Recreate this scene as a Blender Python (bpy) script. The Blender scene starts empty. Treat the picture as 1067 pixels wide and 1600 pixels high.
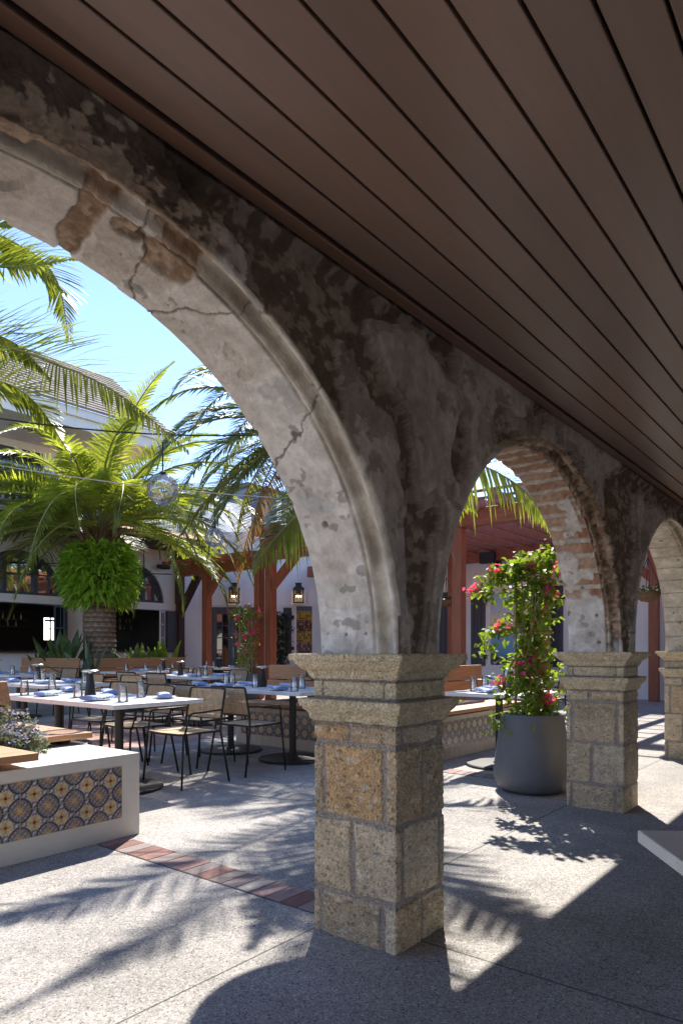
import bpy, bmesh, math, random
import numpy as np
from mathutils import Vector, Matrix

SC = bpy.context.scene
COL = SC.collection
R = math.radians

# ------------------------------------------------------------------ camera
HC = 1.16
YAW = 38.56
cam = bpy.data.cameras.new('camera')
cam.sensor_fit = 'VERTICAL'
cam.sensor_height = 36.0
cam.lens = 24.0
cam.shift_y = 215.0 / 1600.0
cam.clip_start = 0.05
cam.clip_end = 800
camo = bpy.data.objects.new('camera', cam)
COL.objects.link(camo)
camo.location = (0, 0, HC)
camo.rotation_euler = (R(90), 0, R(YAW - 90))
SC.camera = camo

# ------------------------------------------------------------------ light
SUN_EL = 47.4
SUN_AZ = 33.0                       # degrees from +X towards +Y
SKY_STRENGTH = 0.092
SUN_STRENGTH = 2.65
EXPOSURE = 1.95
world = bpy.data.worlds.new('World')
SC.world = world
world.use_nodes = True
wn = world.node_tree
bg = wn.nodes['Background']
sky = wn.nodes.new('ShaderNodeTexSky')
sky.sky_type = 'NISHITA'
sky.sun_disc = False
sky.sun_elevation = R(SUN_EL)
sky.sun_rotation = R(90 - SUN_AZ)
sky.air_density = 1.0
sky.dust_density = 0.0
sky.ozone_density = 5.0
skt = wn.nodes.new('ShaderNodeVectorMath'); skt.operation = 'MULTIPLY'
skt.inputs[1].default_value = (1.0, .895, .935)
wn.links.new(sky.outputs[0], skt.inputs[0]); wn.links.new(skt.outputs[0], bg.inputs[0])
bg.inputs[1].default_value = SKY_STRENGTH
sl = bpy.data.lights.new('sun', 'SUN')
sl.energy = SUN_STRENGTH
sl.angle = R(0.53)
sl.color = (1.0, 0.95, 0.87)
slo = bpy.data.objects.new('sun', sl)
COL.objects.link(slo)
sdir = Vector((math.cos(R(SUN_EL)) * math.cos(R(SUN_AZ)), math.cos(R(SUN_EL)) * math.sin(R(SUN_AZ)), math.sin(R(SUN_EL))))
slo.rotation_euler = sdir.to_track_quat('Z', 'Y').to_euler()
slo.location = (10, 6, 20)
vs = SC.view_settings
vs.view_transform = 'Standard'
vs.look = 'None'
vs.exposure = EXPOSURE
vs.gamma = 1
SC.render.engine = 'CYCLES'
SC.cycles.use_denoising = True
SC.cycles.max_bounces = 9
SC.cycles.diffuse_bounces = 5
SC.cycles.transparent_max_bounces = 12
SC.cycles.caustics_reflective = False
SC.cycles.caustics_refractive = False

# ------------------------------------------------------------------ numpy noise
def _hash(ix, iy, iz, seed):
    h = (ix * 374761393 + iy * 668265263 + iz * 2147483647 + seed * 1274126177) & 0xFFFFFFFF
    h = ((h ^ (h >> 13)) * 1274126177) & 0xFFFFFFFF
    h = (h ^ (h >> 16)) & 0xFFFFFF
    return h / float(0xFFFFFF) * 2 - 1

def vnoise(p, seed=0):
    p = np.asarray(p, float)
    i = np.floor(p).astype(np.int64)
    f = p - i
    u = f * f * f * (f * (f * 6 - 15) + 10)
    out = np.zeros(p.shape[:-1])
    for dx in (0, 1):
        wx = u[..., 0] if dx else 1 - u[..., 0]
        for dy in (0, 1):
            wy = u[..., 1] if dy else 1 - u[..., 1]
            for dz in (0, 1):
                wz = u[..., 2] if dz else 1 - u[..., 2]
                out += wx * wy * wz * _hash(i[..., 0] + dx, i[..., 1] + dy, i[..., 2] + dz, seed)
    return out

def fbm(p, octv=4, seed=0, gain=.5):
    p = np.asarray(p, float)
    a = 1.0; s = 0; t = 0
    for o in range(octv):
        s = s + a * vnoise(p * (2.03 ** o) + 17.3 * o, seed + o)
        t += a
        a *= gain
    return s / t

def sstep(a, b, x):
    t = np.clip((x - a) / (b - a), 0, 1)
    return t * t * (3 - 2 * t)

def mixc(c0, c1, m):
    c0 = np.asarray(c0, float); c1 = np.asarray(c1, float)
    return c0 + (c1 - c0) * np.asarray(m)[..., None]

# ------------------------------------------------------------------ mesh builder
class MB:
    def __init__(s):
        s.v = []; s.f = []; s.c = []; s.col = None
    def add(s, vs_, fs_, col=None):
        o = len(s.v)
        s.v.extend([tuple(p) for p in vs_])
        s.f.extend([tuple(i + o for i in f) for f in fs_])
        if s.col is not None or col is not None:
            if s.col is None:
                s.col = [(1, 1, 1)] * o
            if col is None:
                col = (1, 1, 1)
            if len(np.shape(col)) == 1:
                s.col.extend([tuple(col)] * len(vs_))
            else:
                s.col.extend([tuple(c) for c in col])
        return s
    def box(s, a, b, col=None):
        x0, y0, z0 = a; x1, y1, z1 = b
        if x0 > x1: x0, x1 = x1, x0
        if y0 > y1: y0, y1 = y1, y0
        if z0 > z1: z0, z1 = z1, z0
        return s.add([(x0, y0, z0), (x1, y0, z0), (x1, y1, z0), (x0, y1, z0), (x0, y0, z1), (x1, y0, z1), (x1, y1, z1), (x0, y1, z1)],
                     [(0, 3, 2, 1), (4, 5, 6, 7), (0, 1, 5, 4), (1, 2, 6, 5), (2, 3, 7, 6), (3, 0, 4, 7)], col)
    def bar(s, p, q, w, h, upv=(0, 0, 1), col=None):
        p = Vector(p); q = Vector(q)
        d = (q - p).normalized()
        upv = Vector(upv)
        sd = d.cross(upv)
        if sd.length < 1e-4:
            sd = d.cross(Vector((1, 0, 0)))
        sd.normalize()
        u = sd.cross(d).normalized()
        vs_ = []
        for e in (p, q):
            for a, b in ((-1, -1), (1, -1), (1, 1), (-1, 1)):
                vs_.append(e + sd * (a * w / 2) + u * (b * h / 2))
        return s.add(vs_, [(0, 3, 2, 1), (4, 5, 6, 7), (0, 1, 5, 4), (1, 2, 6, 5), (2, 3, 7, 6), (3, 0, 4, 7)][::1], col)
    def tube(s, pts, r, n=8, col=None, cap=True):
        pts = [Vector(p) for p in pts]
        rr = r if hasattr(r, '__len__') else [r] * len(pts)
        vs_ = []; fs_ = []
        prev = None
        for i, p in enumerate(pts):
            if i == 0: d = pts[1] - p
            elif i == len(pts) - 1: d = p - pts[i - 1]
            else: d = (pts[i + 1] - pts[i - 1])
            d.normalize()
            if prev is None:
                a = d.cross(Vector((0, 0, 1)))
                if a.length < 1e-3: a = d.cross(Vector((1, 0, 0)))
            else:
                a = prev - d * prev.dot(d)
            a.normalize()
            prev = a
            b = d.cross(a)
            for k in range(n):
                t = 2 * math.pi * k / n
                vs_.append(p + (a * math.cos(t) + b * math.sin(t)) * rr[i])
        for i in range(len(pts) - 1):
            for k in range(n):
                k2 = (k + 1) % n
                fs_.append((i * n + k, i * n + k2, (i + 1) * n + k2, (i + 1) * n + k))
        if cap:
            fs_.append(tuple(range(n - 1, -1, -1)))
            m = (len(pts) - 1) * n
            fs_.append(tuple(range(m, m + n)))
        return s.add(vs_, fs_, col)
    def lathe(s, prof, c=(0, 0, 0), n=24, col=None):
        vs_ = []; fs_ = []
        for (r, z) in prof:
            for k in range(n):
                t = 2 * math.pi * k / n
                vs_.append((c[0] + r * math.cos(t), c[1] + r * math.sin(t), c[2] + z))
        for i in range(len(prof) - 1):
            for k in range(n):
                k2 = (k + 1) % n
                fs_.append((i * n + k, i * n + k2, (i + 1) * n + k2, (i + 1) * n + k))
        if prof[0][0] > 1e-5: fs_.append(tuple(range(n - 1, -1, -1)))
        if prof[-1][0] > 1e-5:
            m = (len(prof) - 1) * n
            fs_.append(tuple(range(m, m + n)))
        return s.add(vs_, fs_, col)
    def grid(s, P, col=None, closed=False, flip=False):
        P = np.asarray(P); r, c = P.shape[:2]
        idx = np.arange(r * c).reshape(r, c)
        fs_ = []
        cc = c if closed else c - 1
        for i in range(r - 1):
            for j in range(cc):
                j2 = (j + 1) % c
                q = (idx[i, j], idx[i, j2], idx[i + 1, j2], idx[i + 1, j])
                fs_.append(tuple(int(x) for x in (q[::-1] if flip else q)))
        return s.add(P.reshape(-1, 3), fs_, None if col is None else np.asarray(col).reshape(-1, 3))
    def build(s, name, mat, parent=None, smooth=False, bevel=0, loc=None):
        me = bpy.data.meshes.new(name)
        me.from_pydata(s.v, [], s.f)
        if s.col is not None:
            at = me.color_attributes.new('Col', 'FLOAT_COLOR', 'POINT')
            arr = np.ones((len(s.v), 4), np.float32)
            arr[:, :3] = np.asarray(s.col, np.float32)
            at.data.foreach_set('color', arr.ravel())
        me.validate()
        if smooth:
            me.polygons.foreach_set('use_smooth', [True] * len(me.polygons))
        me.update()
        if mat is not None:
            me.materials.append(mat)
        o = bpy.data.objects.new(name, me)
        COL.objects.link(o)
        if parent is not None: o.parent = parent
        if loc is not None: o.location = loc
        if bevel:
            m = o.modifiers.new('bevel', 'BEVEL')
            m.width = bevel; m.segments = 2; m.limit_method = 'ANGLE'; m.angle_limit = R(40)
        return o

def empty(name, label, cat, loc=(0, 0, 0), rz=0, group=None):
    o = bpy.data.objects.new(name, None)
    COL.objects.link(o)
    o.empty_display_size = .1
    o.location = loc
    o.rotation_euler = (0, 0, rz)
    tag(o, label, cat, group)
    return o

def tag(o, label=None, cat=None, group=None, kind=None):
    if label: o['label'] = label
    if cat: o['category'] = cat
    if group: o['group'] = group
    if kind: o['kind'] = kind
    return o

def copy_tree(root, loc=None, rz=None, label=None, scale=None, group=None):
    r = root.copy(); COL.objects.link(r)
    if loc is not None: r.location = loc
    if rz is not None: r.rotation_euler = (0, 0, rz)
    if scale is not None: r.scale = (scale,) * 3 if not hasattr(scale, '__len__') else scale
    if label: r['label'] = label
    if group: r['group'] = group
    for ch in list(root.children):
        c = ch.copy(); COL.objects.link(c); c.parent = r
        for g in list(ch.children):
            d = g.copy(); COL.objects.link(d); d.parent = c
    return r

# ------------------------------------------------------------------ materials
def nd(nt, typ, **kw):
    n = nt.nodes.new(typ)
    for k, v in kw.items():
        setattr(n, k, v)
    return n

def mat(name, color=(.5, .5, .5), rough=.6, var=.25, vscale=6, bump=.0, bscale=60, metallic=0, attr=False, stretch=(1, 1, 1),
        detail=5, spec=.5, hue2=None, speck=0, speck_scale=200, trans=0, coat=0, rvar=0, bdist=.01, pits=0, pit_scale=60, world=False):
    m = bpy.data.materials.new(name)
    m.use_nodes = True
    nt = m.node_tree
    b = nt.nodes['Principled BSDF']
    b.inputs['Roughness'].default_value = rough
    b.inputs['Metallic'].default_value = metallic
    b.inputs['Specular IOR Level'].default_value = spec
    b.inputs['Coat Weight'].default_value = coat
    tc = nd(nt, 'ShaderNodeTexCoord')
    src = tc.outputs['Object']
    if world:
        src = nd(nt, 'ShaderNodeNewGeometry').outputs['Position']
    mp = nd(nt, 'ShaderNodeMapping')
    mp.inputs['Scale'].default_value = stretch
    nt.links.new(src, mp.inputs[0])
    if attr:
        base = nd(nt, 'ShaderNodeAttribute', attribute_name='Col').outputs['Color']
    else:
        rgb = nd(nt, 'ShaderNodeRGB'); rgb.outputs[0].default_value = (*color, 1)
        base = rgb.outputs[0]
    cur = base
    if var:
        nz = nd(nt, 'ShaderNodeTexNoise'); nz.inputs['Scale'].default_value = vscale; nz.inputs['Detail'].default_value = detail
        nz.inputs['Roughness'].default_value = .6
        nt.links.new(mp.outputs[0], nz.inputs['Vector'])
        mr = nd(nt, 'ShaderNodeMapRange')
        mr.inputs['From Min'].default_value = .25; mr.inputs['From Max'].default_value = .75
        mr.inputs['To Min'].default_value = 1 - var; mr.inputs['To Max'].default_value = 1 + var
        nt.links.new(nz.outputs['Fac'], mr.inputs['Value'])
        if hue2 is not None:
            mx = nd(nt, 'ShaderNodeMix', data_type='RGBA'); mx.inputs['B'].default_value = (*hue2, 1)
            mr2 = nd(nt, 'ShaderNodeMapRange'); mr2.inputs['From Min'].default_value = .42; mr2.inputs['From Max'].default_value = .65
            nt.links.new(nz.outputs['Fac'], mr2.inputs['Value'])
            nt.links.new(mr2.outputs[0], mx.inputs['Factor']); nt.links.new(cur, mx.inputs['A'])
            cur = mx.outputs['Result']
        vm = nd(nt, 'ShaderNodeVectorMath', operation='SCALE')
        nt.links.new(cur, vm.inputs[0]); nt.links.new(mr.outputs[0], vm.inputs['Scale'])
        cur = vm.outputs[0]
        if rvar:
            mr3 = nd(nt, 'ShaderNodeMapRange'); mr3.inputs['To Min'].default_value = rough - rvar; mr3.inputs['To Max'].default_value = rough + rvar
            nt.links.new(nz.outputs['Fac'], mr3.inputs['Value']); nt.links.new(mr3.outputs[0], b.inputs['Roughness'])
    if speck:
        vo = nd(nt, 'ShaderNodeTexVoronoi'); vo.inputs['Scale'].default_value = speck_scale
        nt.links.new(src, vo.inputs['Vector'])
        sp = nd(nt, 'ShaderNodeSeparateColor'); nt.links.new(vo.outputs['Color'], sp.inputs[0])
        mr4 = nd(nt, 'ShaderNodeMapRange'); mr4.inputs['To Min'].default_value = 1 - speck; mr4.inputs['To Max'].default_value = 1 + speck
        nt.links.new(sp.outputs[0], mr4.inputs['Value'])
        vm2 = nd(nt, 'ShaderNodeVectorMath', operation='SCALE')
        nt.links.new(cur, vm2.inputs[0]); nt.links.new(mr4.outputs[0], vm2.inputs['Scale'])
        cur = vm2.outputs[0]
    nt.links.new(cur, b.inputs['Base Color'])
    h = None
    if bump:
        n2 = nd(nt, 'ShaderNodeTexNoise'); n2.inputs['Scale'].default_value = bscale; n2.inputs['Detail'].default_value = 6
        n2.inputs['Roughness'].default_value = .65
        nt.links.new(mp.outputs[0], n2.inputs['Vector'])
        h = n2.outputs['Fac']
        if pits:
            v2 = nd(nt, 'ShaderNodeTexVoronoi'); v2.inputs['Scale'].default_value = pit_scale
            nt.links.new(src, v2.inputs['Vector'])
            mm = nd(nt, 'ShaderNodeMath', operation='MULTIPLY_ADD'); mm.inputs[1].default_value = pits
            nt.links.new(v2.outputs['Distance'], mm.inputs[0]); nt.links.new(h, mm.inputs[2])
            h = mm.outputs[0]
        bp = nd(nt, 'ShaderNodeBump'); bp.inputs['Strength'].default_value = bump; bp.inputs['Distance'].default_value = bdist
        nt.links.new(h, bp.inputs['Height']); nt.links.new(bp.outputs[0], b.inputs['Normal'])
    if trans:
        tr = nd(nt, 'ShaderNodeBsdfTranslucent')
        bo = nd(nt, 'ShaderNodeVectorMath', operation='MULTIPLY'); bo.inputs[1].default_value = (1.5, 1.35, .6)
        nt.links.new(cur, bo.inputs[0]); nt.links.new(bo.outputs[0], tr.inputs['Color'])
        ms = nd(nt, 'ShaderNodeMixShader'); ms.inputs[0].default_value = trans
        nt.links.new(b.outputs[0], ms.inputs[1]); nt.links.new(tr.outputs[0], ms.inputs[2])
        nt.links.new(ms.outputs[0], nt.nodes['Material Output'].inputs['Surface'])
    return m

def glassmat(name, color=(1, 1, 1), rough=0.0, ior=1.45):
    m = bpy.data.materials.new(name); m.use_nodes = True
    b = m.node_tree.nodes['Principled BSDF']
    b.inputs['Base Color'].default_value = (*color, 1)
    b.inputs['Transmission Weight'].default_value = 1
    b.inputs['Roughness'].default_value = rough
    b.inputs['IOR'].default_value = ior
    return m

def thin_glass(name, fac_base=.06, rough=.02, tint=(1, 1, 1)):
    m = bpy.data.materials.new(name); m.use_nodes = True
    nt = m.node_tree
    nt.nodes.remove(nt.nodes['Principled BSDF'])
    t = nd(nt, 'ShaderNodeBsdfTransparent'); t.inputs[0].default_value = (*tint, 1)
    g = nd(nt, 'ShaderNodeBsdfGlossy'); g.inputs['Roughness'].default_value = rough
    lw = nd(nt, 'ShaderNodeLayerWeight'); lw.inputs[0].default_value = .35
    ma = nd(nt, 'ShaderNodeMath', operation='MULTIPLY_ADD'); ma.inputs[1].default_value = .75; ma.inputs[2].default_value = fac_base
    nt.links.new(lw.outputs['Fresnel'], ma.inputs[0])
    ms = nd(nt, 'ShaderNodeMixShader')
    nt.links.new(ma.outputs[0], ms.inputs[0]); nt.links.new(t.outputs[0], ms.inputs[1]); nt.links.new(g.outputs[0], ms.inputs[2])
    nt.links.new(ms.outputs[0], nt.nodes['Material Output'].inputs['Surface'])
    return m

def emit(name, color, s):
    m = bpy.data.materials.new(name); m.use_nodes = True
    b = m.node_tree.nodes['Principled BSDF']
    b.inputs['Base Color'].default_value = (*color, 1)
    b.inputs['Emission Color'].default_value = (*color, 1)
    b.inputs['Emission Strength'].default_value = s
    return m

M = {}
M['wall'] = mat('old_plaster', attr=True, rough=.92, var=.26, vscale=18, bump=.8, bscale=45, bdist=.012, spec=.15, detail=8, pits=.25, pit_scale=38)
M['coquina'] = mat('coquina_block', attr=True, rough=.95, var=.22, vscale=22, bump=.9, bscale=70, bdist=.014, spec=.1, speck=.22, speck_scale=170, pits=.9, pit_scale=110)
M['ceiling'] = mat('brown_painted_board', attr=True, rough=.34, var=.10, vscale=3, bump=.08, bscale=9, stretch=(.3, 6, 6), rvar=.08, spec=.55)
M['dark'] = mat('black_void', (.012, .010, .009), rough=.8, var=0)
M['terracotta'] = mat('terracotta_tile', (.42, .15, .075), rough=.8, var=.4, vscale=5, bump=.2, bscale=30)
M['white_plaster'] = mat('white_render', (.88, .87, .85), rough=.85, var=.05, vscale=2, bump=.12, bscale=40)
M['planter'] = mat('cream_render', (.66, .63, .58), rough=.8, var=.10, vscale=4, bump=.12, bscale=45, detail=8)
M['stained'] = mat('stained_render', (.58, .54, .47), rough=.8, var=.2, vscale=3, bump=.12, bscale=45, stretch=(6, 6, .6), hue2=(.47, .36, .22))
M['teak'] = mat('teak_board', (.40, .19, .085), rough=.55, var=.32, vscale=9, bump=.15, bscale=40, stretch=(1, 1, 9), detail=6)
M['teak_x'] = mat('teak_board_lengthwise', (.46, .235, .11), rough=.55, var=.32, vscale=7, bump=.15, bscale=40, stretch=(.5, 6, 9))
M['teak_y'] = mat('teak_board_across', (.46, .235, .11), rough=.55, var=.32, vscale=7, bump=.15, bscale=40, stretch=(6, .5, 9))
M['timber'] = mat('red_stained_timber', (.30, .092, .044), rough=.5, var=.35, vscale=5, bump=.12, bscale=30, stretch=(5, 5, .5))
M['timber_h'] = mat('red_stained_beam', (.30, .092, .044), rough=.5, var=.35, vscale=4, bump=.12, bscale=30, stretch=(1.5, .7, 5))
M['brown_timber'] = mat('dark_brown_timber', (.075, .035, .022), rough=.55, var=.3, vscale=5, bump=.1, bscale=30)
M['metal'] = mat('charcoal_metal', (.030, .027, .025), rough=.45, var=.15, vscale=15, metallic=.3, bump=.05, bscale=200)
M['weave'] = mat('tan_weave', (.50, .37, .22), rough=.7, var=.25, vscale=30, bump=.2, bscale=150)
M['tabletop'] = mat('white_tabletop', (.76, .75, .73), rough=.3, var=.05, vscale=7, rvar=.1)
M['pot'] = mat('charcoal_pot', (.125, .128, .138), rough=.62, var=.14, vscale=7, bump=.08, bscale=30, rvar=.1)
M['soil'] = mat('soil', (.06, .045, .03), rough=1, var=.5, vscale=30, bump=.8, bscale=60)
M['napkin'] = mat('blue_napkin', attr=True, rough=.9, var=.1, vscale=40, bump=.25, bscale=200)
M['china'] = mat('white_china', (.8, .8, .79), rough=.18, var=.03, vscale=10)
M['glass'] = thin_glass('clear_glass', .08)
M['globe'] = thin_glass('globe_glass', .12, .03)
M['palm'] = mat('palm_leaf', (.21, .27, .05), rough=.36, var=.35, vscale=3, trans=.6, spec=.6, hue2=(.29, .35, .075))
M['palm_old'] = mat('old_palm_leaf', (.26, .16, .075), rough=.7, var=.3, vscale=3, trans=.3)
M['palm_blue'] = mat('grey_green_palm_leaf', (.16, .22, .08), rough=.4, var=.3, vscale=3, trans=.45, spec=.6)
M['rachis'] = mat('palm_rachis', (.27, .27, .09), rough=.5, var=.2, vscale=8)
M['palm_trunk'] = mat('palm_trunk', attr=True, rough=.95, var=.4, vscale=18, bump=.7, bscale=40, bdist=.02)
M['fern'] = mat('fern_leaf', (.32, .52, .07), rough=.5, var=.4, vscale=6, trans=.5)
M['leaf'] = mat('bougainvillea_leaf', (.19, .29, .04), rough=.5, var=.45, vscale=9, trans=.48)
M['leaf_dark'] = mat('dark_climber_leaf', (.035, .06, .022), rough=.5, var=.4, vscale=7, trans=.2)
M['leaf_blue'] = mat('bird_of_paradise_leaf', (.075, .125, .05), rough=.4, var=.35, vscale=4, trans=.25, hue2=(.15, .22, .05))
M['agave'] = mat('agave_leaf', (.17, .24, .16), rough=.45, var=.25, vscale=5, trans=.12)
M['flower'] = mat('pink_bract', (.82, .11, .36), rough=.6, var=.3, vscale=20, trans=.3)
M['lavender'] = mat('lavender_flower', (.36, .34, .55), rough=.7, var=.3, vscale=30, trans=.2)
M['greyleaf'] = mat('grey_green_leaf', (.16, .19, .11), rough=.7, var=.4, vscale=20, trans=.2)
M['bamboo'] = mat('bamboo_stake', (.42, .30, .16), rough=.6, var=.25, vscale=10, stretch=(8, 8, 1))
M['bluegrey'] = mat('blue_grey_paint', (.075, .085, .105), rough=.5, var=.1, vscale=8, bump=.05, bscale=50)
M['shutter'] = mat('slate_shutter_paint', (.065, .067, .085), rough=.55, var=.1, vscale=8)
M['paneglass'] = mat('dark_window_pane', (.012, .016, .02), rough=.03, var=0, spec=1.0)
M['mirrorpane'] = mat('reflective_window_pane', (.62, .66, .7), rough=.02, var=0, metallic=.92)
M['blueclad'] = mat('blue_clapboard', (.085, .125, .20), rough=.6, var=.08, vscale=3)
M['whitepaint'] = mat('white_paint', (.80, .80, .80), rough=.5, var=.04, vscale=5)
M['shingle'] = mat('weathered_shingle', attr=True, rough=.95, var=.35, vscale=9, bump=.4, bscale=40, stretch=(4, 1, 1))
M['blackmetal'] = mat('black_lantern_metal', (.02, .02, .022), rough=.5, var=.1, vscale=20)
M['flame'] = emit('lamp_flame', (1, .62, .25), 9)
M['wicker'] = mat('coconut_fibre', (.19, .11, .055), rough=.95, var=.5, vscale=30, bump=.7, bscale=60)
M['wire'] = mat('black_cable', (.015, .015, .016), rough=.6, var=0)
M['palewire'] = mat('steel_cable', (.55, .54, .5), rough=.5, var=0)
M['brickband'] = mat('paving_brick', attr=True, rough=.9, var=.18, vscale=14, bump=.3, bscale=90, speck=.12, speck_scale=250)
M['tile'] = mat('glazed_tile', attr=True, rough=.22, var=.06, vscale=30)
M['painting'] = mat('painted_panel', attr=True, rough=.6, var=.06, vscale=10)
M['bottle'] = mat('bar_bottle', attr=True, rough=.15, var=0, spec=.8)
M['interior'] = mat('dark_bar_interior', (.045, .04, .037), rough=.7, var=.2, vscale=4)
M['stone_grey'] = mat('pale_counter', (.5, .48, .45), rough=.6, var=.15, vscale=5)
M['steel'] = mat('brushed_steel', (.45, .45, .45), rough=.3, metallic=1, var=.1, vscale=10)

# ground: exposed-aggregate concrete with saw-cut joints
def ground_mat():
    m = bpy.data.materials.new('exposed_aggregate'); m.use_nodes = True
    nt = m.node_tree; b = nt.nodes['Principled BSDF']
    b.inputs['Roughness'].default_value = .85
    b.inputs['Specular IOR Level'].default_value = .3
    L = nt.links.new
    g = nd(nt, 'ShaderNodeNewGeometry')
    vo = nd(nt, 'ShaderNodeTexVoronoi'); vo.inputs['Scale'].default_value = 185; L(g.outputs['Position'], vo.inputs['Vector'])
    vo2 = nd(nt, 'ShaderNodeTexVoronoi'); vo2.inputs['Scale'].default_value = 62; L(g.outputs['Position'], vo2.inputs['Vector'])
    sp = nd(nt, 'ShaderNodeSeparateColor'); L(vo.outputs['Color'], sp.inputs[0])
    cr = nd(nt, 'ShaderNodeValToRGB'); e = cr.color_ramp
    e.elements[0].position = 0; e.elements[0].color = (.10, .095, .09, 1)
    e.elements[1].position = 1; e.elements[1].color = (.62, .60, .57, 1)
    for p, c in ((.10, (.25, .225, .20, 1)), (.25, (.34, .312, .285, 1)), (.7, (.40, .372, .342, 1)), (.9, (.46, .43, .395, 1))):
        x = e.elements.new(p); x.color = c
    L(sp.outputs[0], cr.inputs[0])
    sp2 = nd(nt, 'ShaderNodeSeparateColor'); L(vo2.outputs['Color'], sp2.inputs[0])
    mr0 = nd(nt, 'ShaderNodeMapRange'); mr0.inputs['To Min'].default_value = .88; mr0.inputs['To Max'].default_value = 1.1
    L(sp2.outputs[1], mr0.inputs['Value'])
    nz = nd(nt, 'ShaderNodeTexNoise'); nz.inputs['Scale'].default_value = 1.6; nz.inputs['Detail'].default_value = 9; nz.inputs['Roughness'].default_value = .62; L(g.outputs['Position'], nz.inputs['Vector'])
    mr = nd(nt, 'ShaderNodeMapRange'); mr.inputs['From Min'].default_value = .3; mr.inputs['From Max'].default_value = .7
    mr.inputs['To Min'].default_value = .74; mr.inputs['To Max'].default_value = 1.14; L(nz.outputs['Fac'], mr.inputs['Value'])
    mu = nd(nt, 'ShaderNodeMath', operation='MULTIPLY'); L(mr0.outputs[0], mu.inputs[0]); L(mr.outputs[0], mu.inputs[1])
    # joints
    sx = nd(nt, 'ShaderNodeSeparateXYZ'); L(g.outputs['Position'], sx.inputs[0])
    def joint(sock, off, per, w):
        a = nd(nt, 'ShaderNodeMath', operation='ADD'); a.inputs[1].default_value = -off + per / 2 + per * 40; L(sock, a.inputs[0])
        mo = nd(nt, 'ShaderNodeMath', operation='MODULO'); mo.inputs[1].default_value = per; L(a.outputs[0], mo.inputs[0])
        s2 = nd(nt, 'ShaderNodeMath', operation='SUBTRACT'); s2.inputs[1].default_value = per / 2; L(mo.outputs[0], s2.inputs[0])
        ab = nd(nt, 'ShaderNodeMath', operation='ABSOLUTE'); L(s2.outputs[0], ab.inputs[0])
        r = nd(nt, 'ShaderNodeMapRange'); r.inputs['From Min'].default_value = w * .5; r.inputs['From Max'].default_value = w
        r.inputs['To Min'].default_value = .35; r.inputs['To Max'].default_value = 1; L(ab.outputs[0], r.inputs['Value'])
        return r.outputs[0]
    j1 = joint(sx.outputs[0], 2.325, 2.845, .006)
    j2 = joint(sx.outputs[1], 1.862, 3.6, .006)
    jm = nd(nt, 'ShaderNodeMath', operation='MINIMUM'); L(j1, jm.inputs[0]); L(j2, jm.inputs[1])
    mu2 = nd(nt, 'ShaderNodeMath', operation='MULTIPLY'); L(mu.outputs[0], mu2.inputs[0]); L(jm.outputs[0], mu2.inputs[1])
    vm = nd(nt, 'ShaderNodeVectorMath', operation='SCALE'); L(cr.outputs[0], vm.inputs[0]); L(mu2.outputs[0], vm.inputs['Scale'])
    L(vm.outputs[0], b.inputs['Base Color'])
    bp = nd(nt, 'ShaderNodeBump'); bp.inputs['Strength'].default_value = .5; bp.inputs['Distance'].default_value = .006
    ad = nd(nt, 'ShaderNodeMath', operation='MULTIPLY_ADD'); ad.inputs[1].default_value = -.6; L(vo.outputs['Distance'], ad.inputs[0]); L(jm.outputs[0], ad.inputs[2])
    L(ad.outputs[0], bp.inputs['Height']); L(bp.outputs[0], b.inputs['Normal'])
    return m
M['ground'] = ground_mat()

def brick_pave_mat():
    m = bpy.data.materials.new('brick_paving'); m.use_nodes = True
    nt = m.node_tree; b = nt.nodes['Principled BSDF']; b.inputs['Roughness'].default_value = .9
    L = nt.links.new
    g = nd(nt, 'ShaderNodeNewGeometry')
    br = nd(nt, 'ShaderNodeTexBrick'); L(g.outputs['Position'], br.inputs['Vector'])
    br.inputs['Scale'].default_value = 1; br.inputs['Brick Width'].default_value = .2; br.inputs['Row Height'].default_value = .1
    br.inputs['Mortar Size'].default_value = .004
    br.inputs['Color1'].default_value = (.34, .17, .13, 1); br.inputs['Color2'].default_value = (.40, .27, .22, 1); br.inputs['Mortar'].default_value = (.22, .2, .18, 1)
    nz = nd(nt, 'ShaderNodeTexNoise'); nz.inputs['Scale'].default_value = 5; L(g.outputs['Position'], nz.inputs['Vector'])
    vm = nd(nt, 'ShaderNodeVectorMath', operation='SCALE'); L(br.outputs['Color'], vm.inputs[0])
    mr = nd(nt, 'ShaderNodeMapRange'); mr.inputs['To Min'].default_value = .7; mr.inputs['To Max'].default_value = 1.3; L(nz.outputs['Fac'], mr.inputs['Value'])
    L(mr.outputs[0], vm.inputs['Scale']); L(vm.outputs[0], b.inputs['Base Color'])
    return m
M['brickpave'] = brick_pave_mat()

# ------------------------------------------------------------------ setting: ground, bands, paving
rnd = random.Random(4)
tag(MB().add([(-150, -150, 0), (150, -150, 0), (150, 150, 0), (-150, 150, 0)], [(0, 1, 2, 3)]).build('ground', M['ground']), kind='structure',
    label='pale exposed aggregate concrete floor of the courtyard', cat='ground')
def band(x0, x1, y0, y1):
    mb = MB()
    y = y0
    while y < y1 - .02:
        c = rnd.choice([(.27, .135, .115), (.32, .19, .165), (.22, .11, .09), (.30, .265, .255), (.25, .195, .18), (.34, .225, .20)])
        k = rnd.uniform(.85, 1.15)
        mb.box((x0 + rnd.uniform(-.002, .002), y + .003, -.02), (x1 + rnd.uniform(-.002, .002), y + .097 + rnd.uniform(-.002, .001), .004 + rnd.uniform(0, .002)), tuple(q * k for q in c))
        y += .1
    mb.box((x0 - .006, y0, -.02), (x1 + .006, y1, .0025), (.09, .08, .07))
    return mb.build('brick_band', M['brickband'], bevel=.003)
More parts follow.
